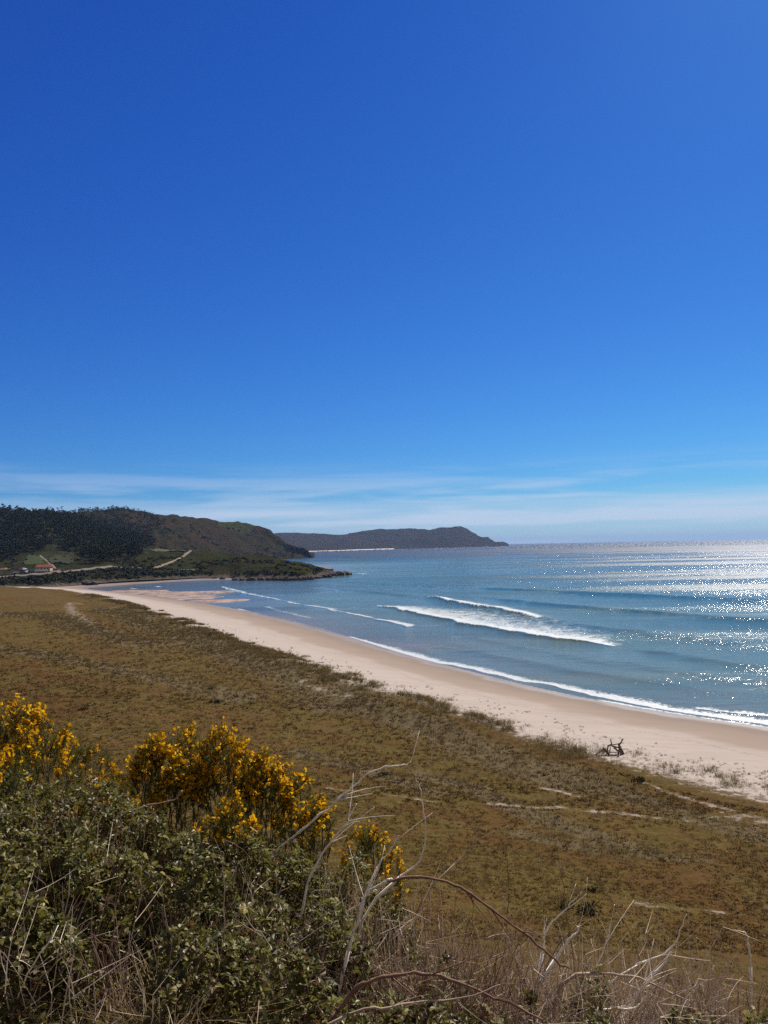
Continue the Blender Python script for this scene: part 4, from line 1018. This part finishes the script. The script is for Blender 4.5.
# ---- single branches, canes and stems traced at their own distance
def branch(pts, Y, wpx, mat, label, cat='branch', name='dead_branch', Y2=None, thorns=False, twigs=0, rooted=True, group='bare branches and stems rising from the thicket'):
    Ys = np.linspace(Y, Y2 if Y2 else Y, len(pts))
    P = smooth(np.array([atY(a, b, q) for (a, b), q in zip(pts, Ys)]), 2)
    P = P + rng.normal(size=P.shape) * .0016 + np.repeat(rng.normal(size=(len(P) // 5 + 1, 3)) * .006, 5, 0)[:len(P)]; twigs = twigs + 1
    rr = np.linspace(wpx[0], wpx[1] * .7, len(P)) * Y / F / 2 * (1 + .16 * rng.normal(size=len(P)))
    o0 = P[0].copy(); mb = MB(); mb.tube(P - o0, rr, 7)
    # carry the foot on into the thicket until it meets the ground
    tail = bez(P[0] + [rng.normal() * .1, .05, 0], P[0], rng.normal(size=3) * .03, 5)
    g = gz(P[0][0], P[0][1]); foot = P[0].copy(); foot[2] = g - .03; foot[0] += rng.normal() * .22; foot[1] += abs(rng.normal()) * .15
    tg = unit(P[0] - P[3]); ln_ = np.linalg.norm(P[0] - foot); ctrl = P[0] + tg * ln_ * .5
    if foot[2] < P[0][2] - .05 and rooted: mb.tube(bez(foot, P[0], ctrl - (foot + P[0]) / 2, 8) - o0, np.linspace(rr[0] * 1.15, rr[0], 8), 6)
    if thorns:
        k = rng.integers(0, len(P), 90); tris(mb, P[k] - o0 + rng.normal(size=(90, 3)) * .001, rdir(90), rdir(90), .012, .006)
    for _ in range(twigs):
        k = rng.integers(len(P) // 4, len(P)); d = unit(unit(P[min(k + 1, len(P) - 1)] - P[k - 1]) + rdir(1)[0] * .8); L = rng.uniform(.08, .34)
        q = bez(P[k], P[k] + d * L, rng.normal(size=3) * .012, 5) - o0; mb.tube(q, np.linspace(rr[k] * .55, .0007, 5), 4)
    o = mb.build(name, mat, None, True); o.location = o0; tag(o, label, cat, group); return o
branch([(262, 870), (277, 852), (300, 834), (321, 815), (333, 801), (345, 790), (365, 774.5), (389, 766), (404, 765.5), (411, 761)], 4.7, (2.6, 1.5), MAT_TWIGW, 'longest bleached branch reaching up right over the dune field from the gorse', twigs=3)
branch([(284, 962), (294, 935), (301, 918), (306, 880), (322, 849), (338, 832), (352, 817), (357, 806)], 4.0, (3.2, 1.6), MAT_TWIGW, 'thick bleached branch just below the longest one, curving up to the right', twigs=5)
branch([(338, 1010), (352, 997), (365, 986), (380, 978), (396, 974), (430, 975), (464, 983), (500, 1001), (542, 1023)], 3.0, (4.6, 3.2), MAT_CANE, 'thick thorny brown cane arching low across the bottom centre', 'cane', 'bramble_cane', thorns=True, twigs=2)
branch([(350, 949), (355, 922), (362, 900), (370, 889), (381, 882), (392, 879)], 3.6, (3.0, 3.4), MAT_TWIGW, 'bleached lower end of the high arch, rising and bending right', twigs=2)
branch([(388, 880), (403, 876), (430, 876), (457, 884.6), (480, 899), (508, 922), (542, 945), (566, 967)], 3.6, (3.2, 2.2), MAT_CANE, 'dark cane arching high right over the dry twigs', 'cane', 'bramble_cane', thorns=True, twigs=3, rooted=False)
branch([(400, 878), (413, 869), (423, 857), (427.5, 841), (426, 815), (421, 791), (418, 778)], 3.9, (2.4, .7), MAT_TWIGW, 'hooked pale stem rising vertically above the high arch')
branch([(345, 1019), (389, 1008), (430, 1000), (474, 995), (500, 985)], 2.95, (2.6, 1.6), MAT_TWIG, 'straight grey cane under the thorny arch at the bottom', twigs=2)
branch([(10, 1026), (20, 993), (34, 962), (51, 939), (59, 927)], 2.9, (2.4, 1.3), MAT_TWIGW, 'white stem slanting up in the bottom left corner')
branch([(599, 972), (633, 976), (670, 994), (697, 1006), (711, 1023)], 3.9, (2.6, 1.8), MAT_TWIG, 'grey branch sloping down to the right at the bottom right', twigs=3)
branch([(592, 976), (601, 955), (609.6, 932), (615.7, 903)], 4.0, (1.8, .8), MAT_TWIGW, 'pale stem standing beside the lone leafy sprig on the right')
branch([(640, 966), (667, 954), (680, 935), (687.5, 915)], 4.3, (2.0, .9), MAT_TWIGW, 'pale curved twig whose tip touches the bare sandy strip')
branch([(750, 966), (750.5, 950), (748, 940), (743, 933)], 6.4, (2.8, 1.6), MAT_TWIGW, 'short white hooked stem above the spiky plant')
branch([(702, 1024), (708, 1003), (711, 976)], 3.9, (1.8, .8), MAT_TWIG, 'thin stem upright at the bottom between grey branch and spiky plant')
branch([(757, 1024), (750, 1006), (741, 992)], 4.2, (2.0, .9), MAT_TWIG, 'thin pale stem at the bottom right corner')
branch([(540, 952), (543, 935), (552, 919), (569, 905)], 4.2, (2.6, 1.4), MAT_TWIGW, 'forked pale branch at the left end of the dry twigs on the right', twigs=3)
branch([(566, 905), (564, 890), (560, 872), (555, 842)], 4.4, (1.0, .5), MAT_DRY, 'tall thin straw stem leaning left, highest on the right side', 'stem', 'grass_stalk')
branch([(612, 905), (604, 892), (594, 873), (581, 856)], 4.4, (1.0, .5), MAT_DRY, 'thin straw stem leaning left, right of the highest one', 'stem', 'grass_stalk')
branch([(578, 920), (592, 908), (609, 893), (625, 872)], 4.4, (1.2, .6), MAT_DRY, 'thin straw stem leaning right and crossing the other two', 'stem', 'grass_stalk')
branch([(582, 1022), (599, 1010), (633, 1011), (645, 1003), (647, 988)], 3.7, (2.4, 1.6), MAT_TWIGW, 'bleached twig looping along the bottom right of centre')
branch([(556, 962), (566, 944), (575, 935), (577, 927)], 4.0, (3.0, 1.6), MAT_TWIGW, 'stubby bleached branch below the forked pale one')
branch([(626, 1008), (640, 990), (653, 974), (667, 962), (673, 953)], 3.9, (3.2, 1.8), MAT_TWIGW, 'thick bleached twig right of centre leaning to the upper right', twigs=4)
branch([(235, 830), (231, 800), (232, 770), (238, 748)], 4.3, (1.1, .6), MAT_DRY, 'thin straw stem in front of the tallest gorse', 'stem', 'grass_stalk')
branch([(232, 1010), (226, 950), (224, 900), (222, 850)], 3.3, (1.6, .8), MAT_TWIG, 'upright grey stem left of the pale pair at the bottom', 'stem', 'grass_stalk')
branch([(298, 1000), (278, 960), (258, 930), (240, 905)], 3.3, (1.8, 1.0), MAT_TWIG, 'grey cane slanting up left across the two pale stems', twigs=2)
branch([(120, 812), (150, 806), (172, 803), (180, 792)], 4.1, (1.6, .8), MAT_TWIG, 'pale twig lying across the brambles under the gorse dome', rooted=False)
branch([(455, 862), (470, 850), (478, 838), (480, 826)], 4.6, (1.4, .7), MAT_TWIG, 'thin twig pointing up right beyond the hooked pale stem')
branch([(378, 868), (386, 855), (394, 845), (399, 836)], 4.2, (1.7, .9), MAT_TWIGW, 'short white twig beside the small olive gorse')
branch([(505, 915), (508, 880), (506, 858), (509, 848)], 4.6, (.9, .5), MAT_DRY, 'fine straw stem standing alone between arch and right-hand twigs', 'stem', 'grass_stalk')

# ---- masses of fine dry twigs: one bush each
def twig_bush(px, py, Y, w, n, label, mat=None):
    top = atY(px, py, Y); base = gz(top[0], top[1]); H = max(top[2] - base, .2)
    o0 = np.array([top[0], top[1], base]); mb = MB()
    for k in range(n):
        th = rng.random() * 6.28; b0_ = np.array([rng.normal() * w * .5, rng.normal() * w * .5, -.02]); r = rng.uniform(.1, 1.7) * w
        tip = b0_ + [r * math.cos(th), r * math.sin(th), H * rng.uniform(.35, 1.02)]
        P = bez(b0_, tip, np.array([rng.normal() * .04, rng.normal() * .04, rng.uniform(-.03, .16)]), 7) + rng.normal(size=(7, 3)) * .005
        mb.tube(P, np.linspace(.0034, .0012, 7) * rng.uniform(.6, 1.3), 4)
        for q in range(3):
            j = rng.integers(2, 7); d = unit(rdir(1)[0] + (P[j] - P[j - 1]) * 6); mb.tube(bez(P[j], P[j] + d * rng.uniform(.05, .28), rng.normal(size=3) * .008, 4), np.linspace(.0016, .0006, 4), 3)
    o = mb.build('dry_bush', mat or MAT_TWIG); o.location = o0; tag(o, label, 'dry bush', 'leafless tangles of twigs in the foreground')
TW = [(340, 880, 4.3, .25, 60, 'leafless tangle between the white branches and the small olive gorse'), (400, 905, 4.2, .3, 90, 'leafless tangle inside and right of the high arch'), (455, 925, 4.2, .3, 90, 'leafless tangle under the dark arching cane'),
      (515, 955, 4.1, .28, 80, 'leafless tangle at the foot of the dark arching cane'), (560, 950, 4.2, .25, 70, 'leafless tangle around the forked pale branch'), (610, 965, 4.2, .25, 70, 'leafless tangle behind the lone leafy sprig'),
      (655, 975, 4.2, .25, 70, 'leafless tangle around the thick bleached twig on the right'), (705, 992, 4.2, .22, 60, 'leafless tangle in the bottom right, left of the spiky plant'), (750, 1003, 4.0, .2, 50, 'leafless tangle in the very bottom right corner'),
      (225, 880, 3.6, .22, 36, 'sparse twigs mid thicket left of the pale stems'), (275, 900, 3.6, .2, 40, 'twigs gathered round the two pale upright stems'), (420, 965, 3.4, .25, 60, 'leafless tangle just above the thorny low arch'),
      (110, 770, 4.5, .2, 40, 'sparse grey twigs in the gap left of the main gorse clump'), (20, 870, 3.3, .2, 25, 'sparse twigs at the left edge of the thicket'), (480, 1000, 3.4, .22, 50, 'leafless tangle at the bottom right of the thorny arch'),
      (95, 960, 3.0, .15, 30, 'reddish thin twigs beside the dark hollow at the bottom left')]
TW += [(60, 800, 4.0, .25, 50, 'fine grey twigs over the brambles under the upper left gorse'), (150, 840, 3.6, .25, 50, 'fine grey twigs over the dark brambles in the middle of the thicket'),
       (200, 900, 3.2, .25, 50, 'fine twigs above the tan dry grass in the lower thicket'), (50, 895, 3.0, .2, 40, 'fine twigs above the white stem at the lower left'), (290, 940, 3.1, .2, 50, 'fine twigs between the bottom brambles and the bleached arch'),
       (345, 860, 4.0, .2, 50, 'fine twigs crossing the lower white branch'), (170, 985, 2.8, .15, 40, 'fine twigs at the bottom edge under the tan dry grass'), (540, 1000, 3.7, .25, 60, 'fine pale twigs low at the bottom right of centre'),
       (640, 1005, 3.8, .25, 60, 'fine pale twigs low behind the looping bleached twig'), (580, 930, 4.6, .25, 50, 'thin upright twigs left of the crossing straw stems'), (430, 925, 4.6, .25, 60, 'thin upright twigs behind the dark arching cane'), (690, 960, 4.6, .22, 40, 'sparse upright twigs left of the short hooked stem')]
TW += [(450, 985, 3.5, .3, 110, 'thick tangle of brown twigs at the bottom, right of the thorny cane crest'), (520, 985, 3.6, .3, 110, 'thick tangle of brown twigs at the bottom, left of the lone leafy sprig'),
       (600, 990, 3.6, .3, 110, 'thick tangle of brown twigs around the lone leafy sprig'), (680, 1000, 3.7, .3, 110, 'thick tangle of brown twigs below the grey sloping branch'), (745, 1010, 3.7, .25, 80, 'thick tangle of brown twigs at the bottom right corner'),
       (500, 935, 4.4, .3, 90, 'brown twig thicket rising behind the end of the dark arch'), (640, 955, 4.5, .3, 80, 'brown twig thicket behind the thick bleached twig')]
MAT_TWIGD = simple('brown_twig', (.17, .095, .062), .85, .5, 9, .001)
TW += [(420, 1005, 3.0, .35, 120, 'low brown tangle at the bottom edge between the two low canes'), (560, 1015, 3.2, .35, 120, 'low brown tangle at the bottom edge right of the thorny cane end'), (660, 1012, 3.4, .35, 120, 'low brown tangle at the bottom edge under the sloping grey branch'), (745, 1018, 3.5, .3, 100, 'low brown tangle filling the bottom right corner edge'), (385, 925, 3.9, .25, 70, 'low brown tangle inside the bleached arch')]
MAT_TWIGP = simple('pale_twig', (.62, .50, .37), .85, .5, 9, .001)
for q_, t_ in enumerate(TW):
    t_ = (*t_[:4], int(t_[4] * (1.9 if t_[0] > 380 else 1.15)), t_[5]); twig_bush(*t_, mat=(MAT_TWIG, MAT_TWIGP, MAT_TWIGD)[q_ % 3])

# ---- dry grass clothing the near slope
n = 42000; yy = 2.2 + rng.random(n) ** 1.3 * 26; xx = (rng.random(n) - .5) * 2 * (yy * .62 + .6)
cl = fbm(xx, yy, .8, 3, 9); ok = (cl > -.08) & (yy + .12 * xx < 26)
xx, yy = xx[ok], yy[ok]; zz = ground_z(xx, yy); dist = np.hypot(xx, yy)
hh = rng.uniform(.05, .17, len(xx)) * (1 + .8 * np.clip(fbm(xx, yy, 1.2, 2, 4), -.5, 1)) + .03
mb = MB(); blades(mb, np.stack([xx, yy, zz - .02], 1), hh, .9, np.clip(dist * .0007, .0025, .012), np.clip(.45 + .6 * fbm(xx, yy, 1.5, 3, 14) + .2 * rng.normal(size=len(xx)), 0, 1), .3)
# taller clumps seen between the brambles
for (px, py, Y, w, hgt, nn) in ((150, 925, 2.9, .07, .3, 500), (168, 950, 2.85, .07, .3, 400), (60, 830, 3.3, .08, .3, 160), (205, 880, 3.2, .08, .3, 160), (75, 985, 2.8, .14, .3, 400), (120, 1000, 2.8, .14, .28, 500), (25, 905, 3.4, .15, .35, 400), (220, 925, 3.3, .15, .3, 350),
                            (400, 930, 3.9, .22, .3, 500), (470, 960, 3.9, .22, .28, 500), (540, 985, 3.9, .22, .28, 500), (620, 1000, 4.2, .25, .28, 500), (690, 1005, 4.6, .28, .3, 600), (720, 970, 6.0, .35, .35, 700),
                            (100, 760, 5.2, .25, .4, 350), (350, 905, 4.3, .18, .3, 250), (500, 925, 5.2, .3, .3, 400), (440, 900, 5.4, .3, .3, 400), (600, 950, 5.8, .35, .3, 500), (660, 960, 6.2, .4, .3, 500)):
    top = atY(px, py, Y); X = top[0] + rng.normal(size=nn) * w; Yy = top[1] + rng.normal(size=nn) * w; gz0 = ground_z(X, Yy)
    B = np.stack([X, Yy, np.maximum(gz0, top[2] - hgt * 1.15 - np.abs(rng.normal(size=nn)) * .05) - .02], 1)
    # keep every tuft rooted: blades run from the soil to the tuft's top
    hb = np.maximum(top[2] - gz0, .15) * rng.uniform(.3, .85, nn); B[:, 2] = gz0 - .02
    blades(mb, B, hb, .6, .0035, np.clip(.55 + .22 * rng.normal(size=nn), 0, 1), .3)
tag(mb.build('dry_grass', MAT_DRY), 'straw coloured dry grass between the brambles and over the near slope', 'grass', kind='stuff')

# ================================================================== HAZE, SKY, SUN, CAMERA
HZ = bpy.data.materials.new('haze_air'); HZ.use_nodes = True; nt = HZ.node_tree; nt.nodes.clear()
o_ = nt.nodes.new('ShaderNodeOutputMaterial'); v_ = nt.nodes.new('ShaderNodeVolumePrincipled')
v_.inputs['Density Attribute'].default_value = ''; v_.inputs['Temperature Attribute'].default_value = ''; v_.inputs['Color Attribute'].default_value = ''; HZ.cycles.homogeneous_volume = True
v_.inputs['Color'].default_value = (.42, .62, 1, 1); v_.inputs['Density'].default_value = 4.6e-5; v_.inputs['Anisotropy'].default_value = 0.0
nt.links.new(v_.outputs[0], o_.inputs['Volume'])
mb = MB(); mb.box((0, 9000, 81.5), (44000, 30000, 177)); hz = mb.build('haze', HZ); tag(hz, 'thin pale sea haze fading the far headland', 'haze', kind='stuff')

SUN_AZ, SUN_EL = R(33), R(43)
W = bpy.data.worlds.new('World'); SC.world = W; W.use_nodes = True; wt = W.node_tree; wn = wt.nodes; wl = wt.links
bg = wn['Background']; wo = wn['World Output']
sky = wn.new('ShaderNodeTexSky'); sky.sky_type = 'NISHITA'; sky.sun_disc = False; sky.sun_elevation = SUN_EL; sky.sun_rotation = SUN_AZ
sky.altitude = 20; sky.air_density = 1.0; sky.dust_density = .15; sky.ozone_density = 3.0
hs = wn.new('ShaderNodeHueSaturation'); hs.inputs['Saturation'].default_value = 1.22; hs.inputs['Value'].default_value = 1.0
wl.new(sky.outputs[0], hs.inputs['Color']); hs.inputs['Saturation'].default_value = 1.0; bg.inputs[1].default_value = .064
sc_ = wn.new('ShaderNodeSeparateColor'); cc_ = wn.new('ShaderNodeCombineColor'); wl.new(hs.outputs[0], sc_.inputs[0])
for i_, (pw, ml) in enumerate(((1.52, .35), (1.30, .68), (.84, .985))):
    q1 = wn.new('ShaderNodeMath'); q1.operation = 'MULTIPLY'; wl.new(sc_.outputs[i_], q1.inputs[0]); q1.inputs[1].default_value = .085
    q2 = wn.new('ShaderNodeMath'); q2.operation = 'POWER'; wl.new(q1.outputs[0], q2.inputs[0]); q2.inputs[1].default_value = pw
    q3 = wn.new('ShaderNodeMath'); q3.operation = 'MULTIPLY'; wl.new(q2.outputs[0], q3.inputs[0]); q3.inputs[1].default_value = ml / .085
    wl.new(q3.outputs[0], cc_.inputs[i_])
wl.new(cc_.outputs[0], bg.inputs[0])
tc = wn.new('ShaderNodeTexCoord'); sx = wn.new('ShaderNodeSeparateXYZ'); wl.new(tc.outputs['Generated'], sx.inputs[0])
mp = wn.new('ShaderNodeMapping'); mp.inputs['Scale'].default_value = (1.6, 1.6, 22); mp.inputs['Location'].default_value = (1.3, .2, 0); wl.new(tc.outputs['Generated'], mp.inputs[0])
nz = wn.new('ShaderNodeTexNoise'); nz.inputs['Scale'].default_value = 2.2; nz.inputs['Detail'].default_value = 7; nz.inputs['Roughness'].default_value = .52; nz.inputs['Distortion'].default_value = .25
wl.new(mp.outputs[0], nz.inputs[0])
def wmr(v, a, b, c=0., d=1.):
    q = wn.new('ShaderNodeMapRange'); q.interpolation_type = 'SMOOTHSTEP'; wl.new(v, q.inputs[0])
    for i, k in enumerate((a, b, c, d)): q.inputs[i + 1].default_value = k
    return q.outputs[0]
def wm(op, a, b):
    q = wn.new('ShaderNodeMath'); q.operation = op; q.use_clamp = False
    for i, k in enumerate((a, b)):
        if isinstance(k, bpy.types.NodeSocket): wl.new(k, q.inputs[i])
        else: q.inputs[i].default_value = k
    return q.outputs[0]
el = sx.outputs[2]
low = wmr(el, .010, .045); top_ = wmr(el, .120, .055)
cl1 = wmr(wm('ADD', nz.outputs[0], wm('MULTIPLY', low, .10)), .50, .70)
q_el = wm('ADD', el, wm('MULTIPLY', wm('SUBTRACT', nz.outputs[0], .5), .050))
bank = wm('MULTIPLY', wmr(q_el, .066, .047), wm('ADD', .34, wm('MULTIPLY', cl1, .46)))
cmask = wm('MAXIMUM', bank, wm('MULTIPLY', wm('MULTIPLY', cl1, top_), .50))
cbg = wn.new('ShaderNodeBackground'); cbg.inputs[0].default_value = (.47, .55, .69, 1); cbg.inputs[1].default_value = .92
mxs = wn.new('ShaderNodeMixShader'); wl.new(cmask, mxs.inputs[0]); wl.new(bg.outputs[0], mxs.inputs[1]); wl.new(cbg.outputs[0], mxs.inputs[2]); 
bk = wn.new('ShaderNodeMath'); bk.operation = 'MULTIPLY'; wl.new(sx.outputs[1], bk.inputs[0]); bk.inputs[1].default_value = -1  # unseen warm-white cloud behind the camera, added to fill the shaded faces
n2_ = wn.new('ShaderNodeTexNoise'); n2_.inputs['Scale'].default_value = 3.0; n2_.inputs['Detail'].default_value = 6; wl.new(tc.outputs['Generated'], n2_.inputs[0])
fill_mask = wm('MULTIPLY', wmr(bk.outputs[0], -.05, .45), wmr(n2_.outputs[0], .30, .55))
fill_bg = wn.new('ShaderNodeBackground'); fill_bg.inputs[0].default_value = (1.0, .93, .84, 1); fill_bg.inputs[1].default_value = .26
mx2 = wn.new('ShaderNodeMixShader'); wl.new(fill_mask, mx2.inputs[0]); wl.new(mxs.outputs[0], mx2.inputs[1]); wl.new(fill_bg.outputs[0], mx2.inputs[2]); wl.new(mx2.outputs[0], wo.inputs[0])

sl_ = bpy.data.lights.new('sun', 'SUN'); sl_.energy = 5.0; sl_.angle = R(.5); sl_.color = (1, .94, .84)
so = bpy.data.objects.new('sun', sl_); COL.objects.link(so)
sdir = Vector((math.sin(SUN_AZ) * math.cos(SUN_EL), math.cos(SUN_AZ) * math.cos(SUN_EL), math.sin(SUN_EL)))
so.rotation_euler = sdir.to_track_quat('Z', 'Y').to_euler()

cd_ = bpy.data.cameras.new('camera'); cam = bpy.data.objects.new('camera', cd_); COL.objects.link(cam)
cd_.sensor_fit = 'VERTICAL'; cd_.sensor_height = 24; cd_.lens = 24 * F / 1024; cd_.clip_start = .05; cd_.clip_end = 60000
M = Matrix(((rtv[0], upv[0], -fwd[0], EYE[0]), (rtv[1], upv[1], -fwd[1], EYE[1]), (rtv[2], upv[2], -fwd[2], EYE[2]), (0, 0, 0, 1)))
cam.matrix_world = M; SC.camera = cam
vs = SC.view_settings; vs.view_transform = 'Standard'; vs.look = 'None'; vs.exposure = .42; vs.gamma = 1; vs.use_curve_mapping = False
cy = SC.cycles; cy.use_adaptive_sampling = False; cy.use_denoising = False; cy.denoiser = 'OPENIMAGEDENOISE'; cy.denoising_input_passes = 'RGB_ALBEDO_NORMAL'; cy.denoising_prefilter = 'NONE'; cy.max_bounces = 5; cy.diffuse_bounces = 2; cy.glossy_bounces = 2; cy.transmission_bounces = 2; cy.volume_bounces = 0; cy.transparent_max_bounces = 4
cy.sample_clamp_indirect = 4
